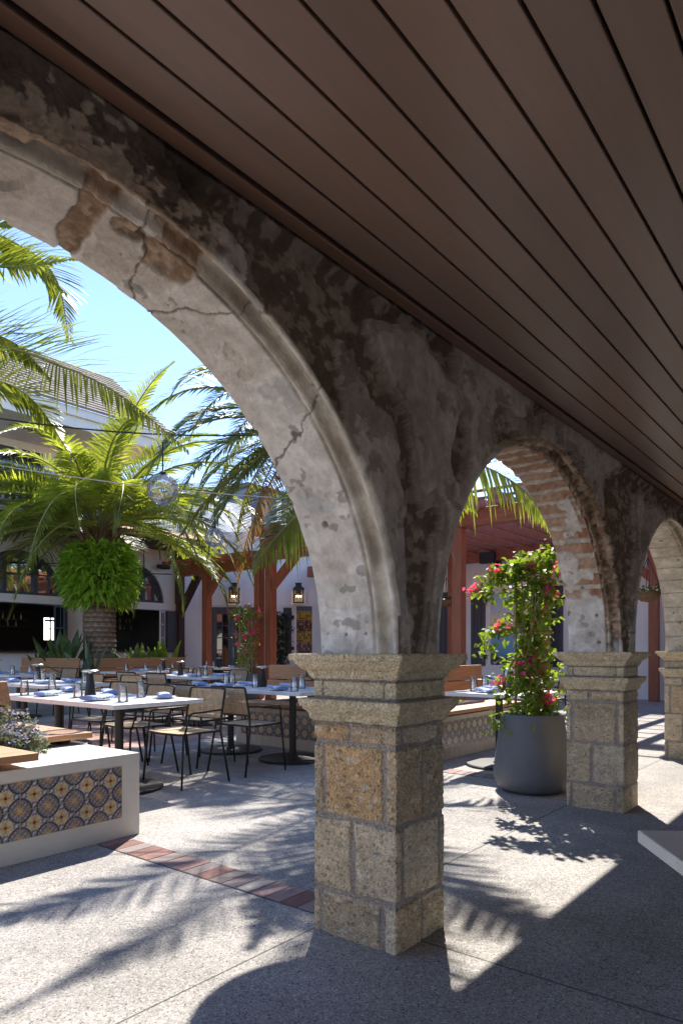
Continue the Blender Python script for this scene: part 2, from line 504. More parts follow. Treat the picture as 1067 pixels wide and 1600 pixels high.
tag(band(2.27, 2.465, 1.87, 3.66), kind='structure')
tag(band(5.64, 5.835, 1.87, 3.59), kind='structure')
tag(MB().add([(2.6, 6.9, .004), (16.4, 6.9, .004), (16.4, 10.6, .004), (2.6, 10.6, .004)], [(0, 1, 2, 3)]).build('brick_paving', M['brickpave']), kind='structure')

# ------------------------------------------------------------------ stone arcade
CX0, PER, AA, BB, ZS, ZT = .91, 2.845, 1.27, 1.165, 1.14, 2.50
YN, YF = 1.455, 1.845
PX0, PW = 2.15, .36       # first pillar near-left corner, width along X
arc = empty('arcade_wall', 'old stone arcade of plastered round arches on coquina pillars', 'arcade')

def bay(cx, ncol, nf, ns, seed, kind):
    corner = math.atan2((ZT - ZS) / BB, (PER / 2) / AA)
    # column angles; cluster evenly in arclength
    th = np.linspace(0, math.pi, 4000)
    ds = np.hypot(AA * np.sin(th), BB * np.cos(th))
    s = np.concatenate([[0], np.cumsum((ds[1:] + ds[:-1]) / 2 * (th[1] - th[0]))])
    tt = np.interp(np.linspace(0, s[-1], ncol), s, th)
    # snap to rectangle corners
    dirx = np.cos(tt) * AA; dirz = np.sin(tt) * BB
    kx = (PER / 2) / np.maximum(np.abs(dirx), 1e-9); kz = (ZT - ZS) / np.maximum(dirz, 1e-9)
    k = np.minimum(kx, kz)
    ox = cx + dirx * k; oz = ZS + dirz * k
    rows = []; nrm = []; zone = []; tpar = []
    rad_n = np.stack([-np.cos(tt) / AA, np.zeros_like(tt), -np.sin(tt) / BB], -1)
    rad_n /= np.linalg.norm(rad_n, axis=-1, keepdims=True)
    def inner(ro):
        return cx + (AA + ro) * np.cos(tt), ZS + (BB + ro) * np.sin(tt)
    e0 = .012
    ix, iz = inner(e0)
    for t in np.linspace(1, 0, nf) ** 1.15:
        rows.append(np.stack([ix + (ox - ix) * t, np.full_like(tt, YN), iz + (oz - iz) * t], -1))
        nrm.append(np.tile(np.array([0, -1., 0]), (len(tt), 1)) * 1.0); zone.append(0); tpar.append(t)
    prof = [(.004, .002), (.012, -.006), (.022, -.006), (.030, .002), (.036, .016), (.048, .030), (.062, .036), (.075, .032), (.084, .020), (.088, .004), (.096, -.006), (.106, -.002), (.110, .012), (.116, .014), (.121, .001)]
    for i, (dy, ro) in enumerate(prof):
        x, z = inner(ro)
        rows.append(np.stack([x, np.full_like(tt, YN + dy), z], -1))
        w = min(1, dy / .02)
        n = rad_n * w + np.array([0, -1., 0]) * (1 - w)
        nrm.append(n / np.linalg.norm(n, axis=-1, keepdims=True)); zone.append(1); tpar.append(dy)
    for y in np.linspace(YN + .13, YF, ns):
        x, z = inner(0)
        rows.append(np.stack([x, np.full_like(tt, y), z], -1)); nrm.append(rad_n); zone.append(2); tpar.append(y)
    for t in np.linspace(0, 1, 14)[1:]:
        x, z = inner(0)
        rows.append(np.stack([x + (ox - x) * t, np.full_like(tt, YF), z + (oz - z) * t], -1))
        nrm.append(np.tile(np.array([0, 1., 0]), (len(tt), 1))); zone.append(3); tpar.append(t)
    P = np.array(rows); N = np.array(nrm); Z = np.array(zone)[:, None] * np.ones(len(tt))[None]
    tp = np.array(tpar)[:, None] * np.ones(len(tt))[None]
    X, Y, ZZ = P[..., 0], P[..., 1], P[..., 2]
    lx = X - cx
    ang = np.degrees(np.arctan2((ZZ - ZS) / BB, lx / AA))
    arcl = np.interp(np.radians(np.clip(ang, 0, 180)), th, s)
    lowf = fbm(P * 1.6, 3, 11)
    q = 1.25 * fbm(P * np.array([2.5, 2.5, 1.9]), 2, 16) + .11 * fbm(P * 15, 4, 20, .65)
    for line in (((1.35, 2.44), (1.66, 2.42), (2.04, 2.225), (2.21, 2.06), (2.30, 1.75), (2.36, 1.5), (2.33, 1.15)), ((2.55, 2.42), (2.75, 2.25), (2.62, 1.98)), ((5.15, 2.4), (5.05, 2.1), (5.17, 1.7), (5.15, 1.15))):
        dd = np.full_like(X, 9.)
        wx = X + .05 * lowf + .02 * vnoise(P * 11, 77); wz = ZZ + .04 * vnoise(P * 7, 78)
        for (ax, az), (bx, bz) in zip(line, line[1:]):
            t_ = np.clip(((wx - ax) * (bx - ax) + (wz - az) * (bz - az)) / ((bx - ax) ** 2 + (bz - az) ** 2), 0, 1)
            dd = np.minimum(dd, np.hypot(wx - ax - t_ * (bx - ax), wz - az - t_ * (bz - az)))
        q = q - .55 * np.exp(-(dd / .075) ** 2)
    fine = fbm(P * 34, 4, 31)
    mid = fbm(P * 9, 4, 41)
    lump = fbm(P * 4.5, 3, 81)
    disp = np.zeros_like(X); C = np.zeros(P.shape)
    # ---- near face: layered dark render over rubble
    f = Z == 0
    edgeA = sstep(.115, .125, q); edgeC = sstep(-.045, -.032, q)
    dface = -.016 * (1 - edgeA) - .034 * (1 - edgeC) + .006 * lowf + .0025 * mid + (1 - edgeC) * (.018 * fine + .012 * mid) + .010 * lump
    dface = dface * (1 - .8 * sstep(2.43, 2.475, ZZ))
    mott = fbm(P * 22, 4, 61, .6)
    cface = mixc(mixc((.17, .122, .088), (.36, .28, .21), sstep(-.02, .22, mott + .5 * mid)), mixc((.43, .365, .315), (.57, .50, .44), sstep(-.45, .55, .6 * mid + .8 * lowf + .5 * mott)), edgeC)
    cface = mixc(cface, np.asarray(cface) * np.array([.74, .70, .67]), (1 - edgeA) * edgeC)
    flake = sstep(.20, .215, fbm(P * 5.5, 4, 71, .6)) * edgeC
    cface = mixc(cface, np.asarray(cface) * np.array([.70, .68, .66]), flake)
    dface = dface - .006 * flake
    rim = np.exp(-((q - .122) / .007) ** 2) + np.exp(-((q + .034) / .009) ** 2)
    cface = mixc(cface, (.62, .55, .48), np.clip(rim, 0, 1) * .55)  # edge highlights painted in; with the dark recess tone they bring out relief
    stain = sstep(.22, .36, fbm(P * np.array([7, 7, 1.1]), 3, 52))
    cface = mixc(cface, (.17, .13, .10), stain * .22)
    # ---- soffit: pale plaster
    sp_ = fbm(P * 7, 4, seed + 50)
    csof = mixc((.70, .635, .57), (.85, .80, .74), sstep(-.35, .4, sp_))
    csof = mixc(csof, (.57, .555, .53), sstep(.28, .34, fbm(P * 6.3, 4, seed + 60)) * .8)
    csof = mixc(csof, (.36, .33, .30), sstep(.40, .44, fbm(P * 15, 3, seed + 61)) * .75)
    dsof = .004 * lowf + .0022 * mid + .0012 * fine
    # thin flaked skin
    fl = fbm(P * 4.2, 4, seed + 80)
    dsof = dsof - .0035 * sstep(.12, .13, fl)
    csof = mixc(csof, np.asarray(csof) * np.array([.9, .88, .85]), sstep(.12, .13, fl))
    cmould = mixc((.58, .52, .44), (.80, .74, .66), sstep(-.3, .4, sp_ + .4 * mid))
    cmould = mixc(cmould, (.25, .205, .16), sstep(.0, .5, fbm(P * np.array([5, 30, 5]), 3, seed + 66)) * .55 * (Z == 1))
    cb = mixc((.32, .215, .145), (.54, .41, .30), sstep(-.3, .4, fine + .4 * mid))      # bare coquina / brick
    bare = np.zeros_like(X)
    wob = .45 * fbm(P * 16, 3, seed + 90)
    if kind == 0:
        def patch(xc, yc, rx, ry, slope=0):
            dx = (X - xc - slope * (Y - yc)) / rx; dy = (Y - yc) / ry
            return 1 - sstep(.93, 1.0, np.sqrt(dx * dx + dy * dy) + wob)
        for a in ((1.225, 1.60, .085, .085, .3), (1.19, 1.50, .10, .055, .2), (1.09, 1.60, .05, .04, 0)):
            bare = np.maximum(bare, patch(*a))
        bare = np.maximum(bare, patch(.985, 1.66, .042, .30, .25) * (Z >= 1))
        bare = np.maximum(bare, patch(.93, 1.47, .12, .07, 0))
        bare = np.maximum(bare, patch(.86, 1.45, .34, .05, 0) * (Z < 2))
        hole = patch(.80, 1.66, .035, .05, 0)
        disp = disp - .02 * hole * (Z == 2)
        # rubble on the near face above the crown
        rub = (1 - sstep(.9, 1.05, np.abs((X - .78) / .52) + .5 * wob)) * sstep(2.22, 2.30, ZZ)
        edgeC = np.minimum(edgeC, 1 - rub * sstep(-.25, .15, .5 - np.abs(mid) * 1.2))
        dface = dface - rub * (.012 + .03 * np.abs(fine) + .03 * np.abs(mid)) * (1 - .8 * sstep(2.43, 2.475, ZZ))
        cface = mixc(cface, mixc((.15, .105, .075), (.56, .45, .34), sstep(.0, .16, mid + .7 * fine)), rub * .9)
    elif kind == 1:
        brick_zone = sstep(18, 22, ang + 30 * wob * .35 + 5 * sp_) * (1 - sstep(112, 122, ang + 10 * wob))
        keep = sstep(.10, .14, fbm(P * np.array([3.4, 4.5, 3.4]), 3, seed + 95)) * (ang < 75) * (Y > YN + .16)
        bare = brick_zone * (1 - keep)
        bare = np.maximum(bare, (1 - sstep(9, 13, np.abs(ang - 16) + 30 * wob)) * (Y < YN + .12))
        per = .121
        ph = (arcl + .006 * fbm(P * 8, 2, seed + 97)) / per
        fr = ph - np.floor(ph)
        mort = 1 - sstep(.0, .03, np.minimum(fr, 1 - fr) - .13 - .05 * mid)
        bid = np.floor(ph)
        hv = _hash(bid.astype(np.int64), (Y > YN + .2).astype(np.int64), np.zeros_like(bid, dtype=np.int64), seed)
        cbr = mixc((.44, .235, .15), (.58, .40, .28), sstep(-1, 1, hv + .5 * fine))
        cbr = mixc(cbr, (.66, .59, .50), mort)
        cbr = np.where((Z == 1)[..., None], mixc((.22, .15, .10), (.46, .34, .24), sstep(-.35, .4, fine + .6 * mid)), cbr)
        disp = disp + (Z == 1) * brick_zone * (.016 * fine + .02 * mid + .012)
        cb = np.where((ang < 14)[..., None], cb, cbr)
        disp = disp + bare * (.006 * mort)
        # weathered rubble at the right jamb
        rub = (1 - sstep(.8, 1.05, np.abs((X - (cx + 1.30 - .25 * (ZZ - ZS))) / .12) + .6 * wob)) * (lx > .2) * (ZZ < 2.2)
        dface = dface - rub * (.012 + .03 * np.abs(fine) + .02 * np.abs(mid))
        cface = mixc(cface, mixc((.14, .09, .06), (.50, .33, .22), sstep(-.2, .45, mid + .6 * fine)), rub * .9)
    elif kind == 2:
        csof = mixc((.56, .49, .39), (.71, .64, .53), sstep(-.35, .4, sp_))
        per = .16
        ph = arcl / per; fr = ph - np.floor(ph)
        jl = 1 - sstep(.02, .05, np.minimum(fr, 1 - fr) + .02 * mid)
        csof = mixc(csof, (.28, .22, .17), jl * .8)
        dsof = dsof - .004 * jl + .004 * fine
        cmould = csof
    dsof = dsof - bare * (.010 - .010 * fine)
    csof = mixc(csof, cb, bare)
    cmould = mixc(cmould, cb, bare)
    dm = .002 * mid + .003 * lowf - bare * (.006 - .014 * fine)
    if kind == 0:
        jn = np.zeros_like(X)
        for ax, sl in ((44.5, 30), (67, -18), (78.5, 25)):
            jn = np.maximum(jn, 1 - sstep(.12, .34, np.abs(ang - ax + sl * (Y - 1.65) + 2.2 * fbm(P * 14, 3, seed + 33))))
        dsof = dsof - .004 * jn; csof = mixc(csof, (.17, .14, .11), jn * .85); dm = dm - .004 * jn; cmould = mixc(cmould, (.16, .13, .1), jn * .8)
    # small dark pits
    cell = np.stack([arcl * 9, Y * 9, np.zeros_like(X)], -1)
    ci = np.floor(cell).astype(np.int64); cf = cell - ci
    px_ = .5 + .35 * _hash(ci[..., 0], ci[..., 1], ci[..., 2], seed + 3); py_ = .5 + .35 * _hash(ci[..., 0], ci[..., 1], ci[..., 2], seed + 4)
    pr = np.maximum(0, _hash(ci[..., 0], ci[..., 1], ci[..., 2], seed + 6) - .45) * .32
    pit = (1 - sstep(.7, 1.1, np.hypot(cf[..., 0] - px_, (cf[..., 1] - py_)) / np.maximum(pr, 1e-4) + .3 * fine)) * (pr > .01)
    dsof = dsof - pit * .012; csof = mixc(csof, (.20, .165, .135), pit * .85)
    disp = disp + np.where(Z == 0, dface, np.where(Z == 2, dsof, np.where(Z == 1, dm, .004 * mid)))
    C = np.where((Z == 0)[..., None], cface, np.where((Z == 2)[..., None], csof, np.where((Z == 1)[..., None], cmould, np.asarray([.55, .5, .44]))))
    # fade colour between near face and moulding rim
    blend = (Z == 0) * (1 - sstep(.0, .035, tp))
    C = mixc(C, cmould, blend * .75)
    P = P + N * disp[..., None]
    # keep bay edges in line
    return P, np.clip(C, .01, 1)

mbw = MB()
for k, nc, nf, ns, kind in ((-2, 120, 20, 12, 3), (-1, 160, 26, 14, 3), (0, 760, 110, 52, 0), (1, 620, 90, 40, 1), (2, 400, 60, 30, 2), (3, 160, 26, 14, 3)):
    P, C = bay(CX0 + PER * k, nc, nf, ns, 11 + 7 * k, kind)
    mbw.grid(P, C, flip=True)
mbw.build('arch_wall', M['wall'], arc, smooth=True)

COURSES = [(0, .182), (.182, .481), (.481, .784), (.784, .866)]
LJ = [(.09, .84), (.49,), (.13, .86), (.45,)]
RJ = [(.52,), (.14, .90), (.53,), (.14, .88)]
def ring(x0, y0, x1, y1, n, rc=.008):
    # rounded rectangle: positions, normals, face id, face fraction
    pts = []
    seg = [((x0, y1), (x0, y0), (-1, 0)), ((x0, y0), (x1, y0), (0, -1)), ((x1, y0), (x1, y1), (1, 0)), ((x1, y1), (x0, y1), (0, 1))]
    for fi, (a, b, nn) in enumerate(seg):
        L_ = math.hypot(b[0] - a[0], b[1] - a[1])
        for i in range(n):
            t = i / n
            d = t * L_; e = L_ - d
            x = a[0] + (b[0] - a[0]) * t; y = a[1] + (b[1] - a[1]) * t
            nx, ny = nn
            pn = seg[fi - 1][2]; nn2 = seg[(fi + 1) % 4][2]
            if d < rc:
                w = .5 * (1 - d / rc); nx = nn[0] * (1 - w) + pn[0] * w; ny = nn[1] * (1 - w) + pn[1] * w
                x -= (nn[0] + pn[0]) * rc * .3 * (1 - d / rc) ** 2; y -= (nn[1] + pn[1]) * rc * .3 * (1 - d / rc) ** 2
            if e < rc:
                w = .5 * (1 - e / rc); nx = nn[0] * (1 - w) + nn2[0] * w; ny = nn[1] * (1 - w) + nn2[1] * w
                x -= (nn[0] + nn2[0]) * rc * .3 * (1 - e / rc) ** 2; y -= (nn[1] + nn2[1]) * rc * .3 * (1 - e / rc) ** 2
            pts.append((x, y, nx, ny, fi, t))
    return np.array(pts)

BLOCKC = [(.70, .54, .355), (.76, .60, .41), (.66, .505, .33), (.80, .65, .46), (.72, .53, .33)]
def pillar(xc0, seed, nper, nz, special):
    x0, x1, y0, y1 = xc0, xc0 + PW, YN - .005, YF + .015
    pil = bpy.data.objects.new('pillar', None); COL.objects.link(pil); pil.parent = arc
    pil.location = (0, 0, 0)
    rg = ring(x0, y0, x1, y1, nper)
    zs = np.linspace(0, .868, nz)
    RX = rg[None, :, :].repeat(nz, 0); Zg = zs[:, None].repeat(len(rg), 1)
    P = np.stack([RX[..., 0], RX[..., 1], Zg], -1); N = np.stack([RX[..., 2], RX[..., 3], np.zeros_like(Zg)], -1)
    wobv = .011 * fbm(P * 11, 4, seed)
    mort = np.zeros_like(Zg); colr = np.zeros(P.shape); prot = np.zeros_like(Zg)
    fid = RX[..., 4].astype(int); fr = RX[..., 5]
    flen = np.where((fid % 2) == 0, y1 - y0, x1 - x0)
    rr = random.Random(seed)
    jw = .0105
    for ci, (za, zb) in enumerate(COURSES):
        sel = (Zg >= za) & (Zg <= zb + 1e-6)
        dz = np.minimum(np.abs(Zg - za) if ci else 9 + Zg * 0, np.abs(Zg - zb)) + wobv
        m = 1 - sstep(jw * .75, jw * 1.5, dz)
        for fi in range(4):
            js = list(LJ[ci] if fi in (0, 3) else RJ[ci])
            if special > 0 or fi > 1:
                js = [min(.93, max(.07, j + rr.uniform(-.06, .06))) for j in js]
            fs_ = sel & (fid == fi)
            edges = [0] + js + [1]
            for bi in range(len(edges) - 1):
                bs = fs_ & (fr >= edges[bi]) & (fr <= edges[bi + 1])
                c = np.array(rr.choice(BLOCKC)) * rr.uniform(.88, 1.1)
                if special == 0 and fi == 0 and (ci, bi) in ((2, 1), (3, 0)):
                    c = np.array((.74, .475, .25))
                colr[bs] = c
                prot[bs] = rr.uniform(-.0015, .002)
            for j in js:
                dj = np.abs(fr - j) * flen + wobv
                m = np.where(fs_, np.maximum(m, 1 - sstep(jw * .75, jw * 1.5, dj)), m)
        mort = np.where(sel, np.maximum(mort, m), mort)
    n1 = fbm(P * 60, 4, seed + 3, .6); n2 = fbm(P * 7, 3, seed + 4); n3 = fbm(P * 26, 3, seed + 8)
    pit = sstep(.22, .5, n1)
    disp = (1 - mort) * (prot + .0045 * n1 + .003 * n3 + .003 * n2 - .006 * pit) - mort * (.009 + .0015 * n1)
    colr = colr * (1 + .22 * n2[..., None] + .16 * n3[..., None])
    colr = mixc(colr, np.asarray(colr) * .45, pit * .8)
    colr = mixc(colr, (.80, .72, .58), sstep(.33, .45, fbm(P * 42, 2, seed + 12)) * .7)
    colr = mixc(colr, np.array((.47, .395, .33))[None, None] * (1 + .15 * n2[..., None]), mort)
    P = P + N * disp[..., None]
    mb = MB(); mb.grid(P, np.clip(colr, .01, 1), closed=True, flip=False)
    mb.build('shaft', M['coquina'], pil, smooth=True)
    # capital
    prof = [(.862, -.004), (.866, .004), (.874, .012), (.886, .016), (.898, .018), (.908, .026), (.918, .036), (.924, .037), (.928, .044), (.940, .048), (.954, .049), (.960, .046), (.963, .002), (.967, -.003), (.972, .001), (.99, .001), (1.01, .001), (1.030, .001), (1.035, -.004), (1.040, .006), (1.052, .014), (1.064, .020), (1.074, .022), (1.079, .034), (1.090, .048), (1.102, .058), (1.112, .063), (1.117, .074), (1.128, .077), (1.138, .077), (1.143, .073), (1.1435, .03), (1.144, -.04), (1.1445, -.12)]
    npc = max(30, int(nper * .8))
    rows = []; cols = []
    for z, o in prof:
        rg2 = ring(x0 - o, y0 - o, x1 + o, y1 + o, npc, .006)
        rows.append(np.concatenate([rg2[:, :2], np.full((len(rg2), 1), z)], 1))
    P = np.array(rows)
    rg2 = ring(x0, y0, x1, y1, npc, .006)
    # resample vertically
    P2 = []
    for i in range(len(P) - 1):
        nsub = 2 if special < 2 else 1
        for k in range(nsub):
            P2.append(P[i] + (P[i + 1] - P[i]) * k / nsub)
    P2.append(P[-1]); P = np.array(P2)
    N = np.stack([rg2[:, 2], rg2[:, 3], np.zeros(len(rg2))], -1)[None].repeat(len(P), 0)
    n1 = fbm(P * 60, 4, seed + 3, .6); n2 = fbm(P * 7, 3, seed + 4); pit = sstep(.25, .5, n1)
    chip = sstep(.30, .5, fbm(P * 14, 3, seed + 40))
    P = P + N * (.0035 * n1 + .003 * n2 - .004 * pit - .010 * chip)[..., None]
    colr = np.array((.82, .67, .45))[None, None] * (1 + .18 * n2[..., None] + .1 * n1[..., None])
    colr = mixc(colr, np.asarray(colr) * .5, pit * .7)
    zz = P[..., 2]
    for zj in (.965, 1.036, .864):
        colr = mixc(colr, (.38, .33, .28), (1 - sstep(.003, .007, np.abs(zz - zj))))
    if True:
        f0 = rg2[:, 5][None].repeat(len(P), 0); fi0 = rg2[:, 4][None].repeat(len(P), 0)
        inb = (zz > .967) & (zz < 1.034)
        for j in (.12, .86):
            mj = (1 - sstep(.008, .02, np.abs(f0 - j))) * inb * (fi0 == 0)
            colr = mixc(colr, (.38, .33, .28), mj); P = P - N * (mj * .004)[..., None]
    mb = MB(); mb.grid(P, np.clip(colr, .01, 1), closed=True)
    mb.build('capital', M['coquina'], pil, smooth=True)
    return pil
for i, (k, nper, nz) in enumerate(((0, 120, 260), (1, 80, 170), (2, 56, 110), (-1, 30, 50), (-2, 20, 30), (3, 30, 50))):
    pillar(PX0 + (2.865 if k > 0 else 2.845) * k, 21 + 13 * k, nper, nz, i)

# ------------------------------------------------------------------ ceiling and roof of the walkway
cei = empty('ceiling', 'dark brown board ceiling of the covered walkway', 'ceiling')
tag(cei, kind='structure')
mb = MB()
ZC = 2.473
y = 1.383
for i in range(46):
    w = .107
    kb = rnd.uniform(.9, 1.1)
    mb.box((-7, y - w, ZC), (16, y, ZC + .02), (.30 * kb, .195 * kb, .148 * kb))
    y -= .1155
mb.build('board_panel', M['ceiling'], cei, bevel=.0025)
MB().box((-7, -3.95, ZC + .021), (16, 1.44, ZC + .05)).build('backing', M['dark'], cei)
MB().box((-7, 1.402, ZC - .004), (16, 1.452, ZC + .0205), (.27, .15, .10)).build('trim_board', M['ceiling'], cei, bevel=.002)
# tiled roof above: wavy barrel tiles
xs = np.arange(-7, 16, .06); ys = np.linspace(2.55, -4, 48)
Xg, Yg = np.meshgrid(xs, ys)
Zg = 2.87 + (2.55 - Yg) * .32 + .035 * np.abs(np.sin(Xg * math.pi / .24)) + .03 * ((Yg * 2.4) % 1)
roof = empty('walkway_roof', 'terracotta barrel tile roof over the arcade', 'roof')
mb = MB(); mb.grid(np.stack([Xg, Yg, Zg], -1), flip=True); mb.build('tile_sheet', M['terracotta'], roof)
mb = MB(); mb.box((-7, 2.50, 2.80), (16, 2.545, 2.90)); mb.build('fascia', M['brown_timber'], roof)
mb = MB(); mb.add([(-7, 2.5, 2.86), (16, 2.5, 2.86), (16, 1.7, 2.9), (-7, 1.7, 2.9)], [(0, 1, 2, 3)])
mb.box((-7, 1.47, 2.49), (16, 1.83, 2.92)); mb.build('eave_soffit', M['brown_timber'], roof)
bw = empty('unseen_back_wall', 'unseen rendered wall behind the walkway with gaps added to let light in', 'wall')  # out of view; gaps added to control fill light on the arcade
mb = MB()
for x0, x1 in ((-7.2, -4.5), (-2.5, 1.2), (2.8, 6.2), (7.8, 16)): mb.box((x0, -4.2, 0), (x1, -4.0, 2.472))
mb.build('wall', M['stained'], bw)
#END_STRUCT

# ------------------------------------------------------------------ decorated tiles
def tilecol(u, v):
    # u, v in -1..1 inside one tile -> colour
    au, av = np.abs(u), np.abs(v)
    r = np.hypot(u, v); th = np.arctan2(v, u)
    c = np.broadcast_to(np.array((.50, .44, .33)), u.shape + (3,)).copy()
    def put(mask, col):
        c[mask] = col
    blue = (.12, .145, .215); navy = (.012, .012, .04); yel = (.50, .28, .065); org = (.38, .15, .05); grey = (.19, .165, .15)
    rc = np.hypot(1 - au, 1 - av)                       # distance to nearest corner
    put((rc > .30) & (rc < .82), grey)
    lobes = np.abs(np.sin(6 * np.arctan2(1 - av, 1 - au)))
    put((rc > .42 + .13 * lobes) & (rc < .60 + .10 * lobes), blue)
    put(np.minimum(au, av) < .26 * (1 - np.abs(np.maximum(au, av) - .72) / .42), blue)
    put((np.hypot(np.maximum(au, av) - .74, np.minimum(au, av)) < .07), (.62, .60, .58))
    put(np.abs(rc - .80) < .055, navy)
    put((np.sin(17 * u) * np.sin(17 * v) > .5) & (rc > .34) & (rc < 1.1), (.46, .41, .32))
    put((np.sin(23 * u + 2) * np.sin(23 * v + 2) > .72) & (rc > .34), org)
    put(np.abs(rc - .80) < .055, navy)
    put(rc < .30, org)
    put(rc < .20, yel)
    put((rc < .34) & (np.abs(np.sin(4 * np.arctan2(1 - av, 1 - au))) < .3), (.60, .52, .38))
    pet = .15 + .30 * np.abs(np.cos(4 * th))
    put(r < pet + .09, (.60, .52, .38))
    put(r < pet, yel)
    put((r < pet * .72) & (np.abs(np.sin(4 * th)) > .75), org)
    put((r < pet) & (np.abs(np.minimum(np.abs(u - v), np.abs(u + v))) < .035) & (r > .12), (.66, .58, .42))
    put(r < .09, navy)
    put(np.maximum(au, av) > .965, (.36, .29, .22))
    return c

def tile_panel(parent, org, ud, n_u, n_v, size, res, seed=1):
    # org lower-left corner, ud unit direction along, z up
    ud = np.array(ud, float)
    W = n_u * size; Hh = n_v * size
    nu = n_u * res + 1; nv = n_v * res + 1
    U, V = np.meshgrid(np.linspace(0, W, nu), np.linspace(0, Hh, nv))
    P = np.array(org, float)[None, None] + U[..., None] * ud + V[..., None] * np.array([0, 0, 1.])
    fu = (U / size) % 1.0 * 2 - 1; fv = (V / size) % 1.0 * 2 - 1
    c = tilecol(fu, fv)
    iu = np.floor(U / size - 1e-6).astype(np.int64); iv = np.floor(V / size - 1e-6).astype(np.int64)
    tint = 1 + .09 * _hash(iu, iv, iv * 0, seed)
    c = c * tint[..., None] * (1 + .10 * vnoise(np.stack([U * 40, V * 40, U * 0], -1), seed)[..., None])
    mb = MB(); mb.grid(P, np.clip(c, 0.005, 1))
    return mb.build('tile_panel', M['tile'], parent)

def wall_with_recess(name, parent, x0, x1, y, z0, z1, px0, px1, pz0, pz1, depth, m, axis='y'):
    pass

# ------------------------------------------------------------------ planter bench at the left front
p1 = empty('planter_bench', 'cream planter wall with two rows of patterned tiles at the left front', 'planter')
mb = MB()
mb.box((-4.0, 3.67, .0), (2.57, 4.1, .513))
mb.box((2.05, 4.1, 0), (2.57, 8.9, .5125))
mb.box((-4.0, 4.1, 0), (2.05, 8.9, .46))
mb.build('wall', M['planter'], p1, bevel=.006)
tile_panel(p1, (2.44 - 16 * .1575, 3.667, .128), (1, 0, 0), 16, 2, .1575, 34)
mb = MB()
mb.box((-3.9, 4.12, .461), (2.03, 8.8, .495)); mb.build('soil', M['soil'], p1)
mb = MB()
for i in range(3):
    mb.box((-1.2, 3.61 + i * .162, .555), (1.885, 3.61 + i * .162 + .156, .598))
mb.build('seat', M['teak_x'], p1, bevel=.004)
mb = MB()
for x in (-.6, .6, 1.62):
    MB().box((x, 3.66, .5135), (x + .06, 4.06, .5545)).build('batten', M['metal'], p1)
mb = MB()
y = 4.30
while y < 8.4:
    mb.box((2.02, y, .548), (2.63, y + .118, .588)); y += .124
mb.build('seat', M['teak_x'], p1, bevel=.004)
MB().box((2.15, 4.4, .514), (2.21, 8.3, .547)).build('batten', M['metal'], p1)
MB().box((2.45, 4.4, .514), (2.51, 8.3, .547)).build('batten', M['metal'], p1)
mb = MB()
for z0, z1, dx in ((.66, .795, 0), (.80, .955, -.028)):
    mb.add([(2.09 + dx, 4.42, z0), (2.155 + dx, 4.42, z0), (2.125 + dx, 4.42, z1), (2.06 + dx, 4.42, z1),
            (2.09 + dx, 8.2, z0), (2.155 + dx, 8.2, z0), (2.125 + dx, 8.2, z1), (2.06 + dx, 8.2, z1)],
           [(0, 1, 2, 3), (7, 6, 5, 4), (0, 4, 5, 1), (1, 5, 6, 2), (2, 6, 7, 3), (3, 7, 4, 0)])
mb.build('backrest', M['teak_y'], p1, bevel=.006)
mb = MB()
for y in (4.5, 5.6, 6.8, 8.0):
    MB().bar((2.06, y, .5), (2.0, y, .93), .05, .03).build('backrest_post', M['metal'], p1)

# ------------------------------------------------------------------ planter bench behind the middle pillar
p2 = empty('planter_bench', 'cream planter bench with tiled faces and teak seat behind the front pillar', 'planter')
mb = MB(); mb.box((5.85, 3.6, 0), (8.05, 6.35, .455)); mb.build('wall', M['stained'], p2, bevel=.005)
tile_panel(p2, (5.98, 3.596, .125), (1, 0, 0), 14, 2, .14, 22, 2)
tile_panel(p2, (5.846, 6.25, .125), (0, -1, 0), 18, 2, .14, 22, 3)
mb = MB()
for i in range(3):
    mb.box((5.80, 3.55 + .15 * i, .475), (8.1, 3.55 + .15 * i + .145, .515))
mb.build('seat', M['teak_x'], p2, bevel=.004)
mb = MB()
for i in range(3):
    mb.box((5.80 + .15 * i, 4.0, .475), (5.80 + .15 * i + .145, 6.4, .515))
mb.build('seat', M['teak_y'], p2, bevel=.004)
MB().box((5.9, 3.7, .456), (8.0, 3.95, .474)).build('batten', M['metal'], p2); MB().box((5.9, 3.96, .456), (6.2, 6.3, .474)).build('batten', M['metal'], p2)
mb = MB(); mb.box((6.32, 4.08, .457), (8.0, 6.3, .50)); mb.build('soil', M['soil'], p2)
mb = MB()
for z0, z1, d in ((.60, .775, 0), (.785, .965, .03)):
    mb.box((6.55, 4.03 + d, z0), (7.98, 4.075 + d, z1))
mb.build('backrest', M['teak_x'], p2, bevel=.005)
mb = MB()
for z0, z1, d in ((.60, .775, 0), (.785, .965, .03)):
    mb.box((6.27 + d, 4.3, z0), (6.315 + d, 6.22, z1))
mb.build('backrest', M['teak_y'], p2, bevel=.005)

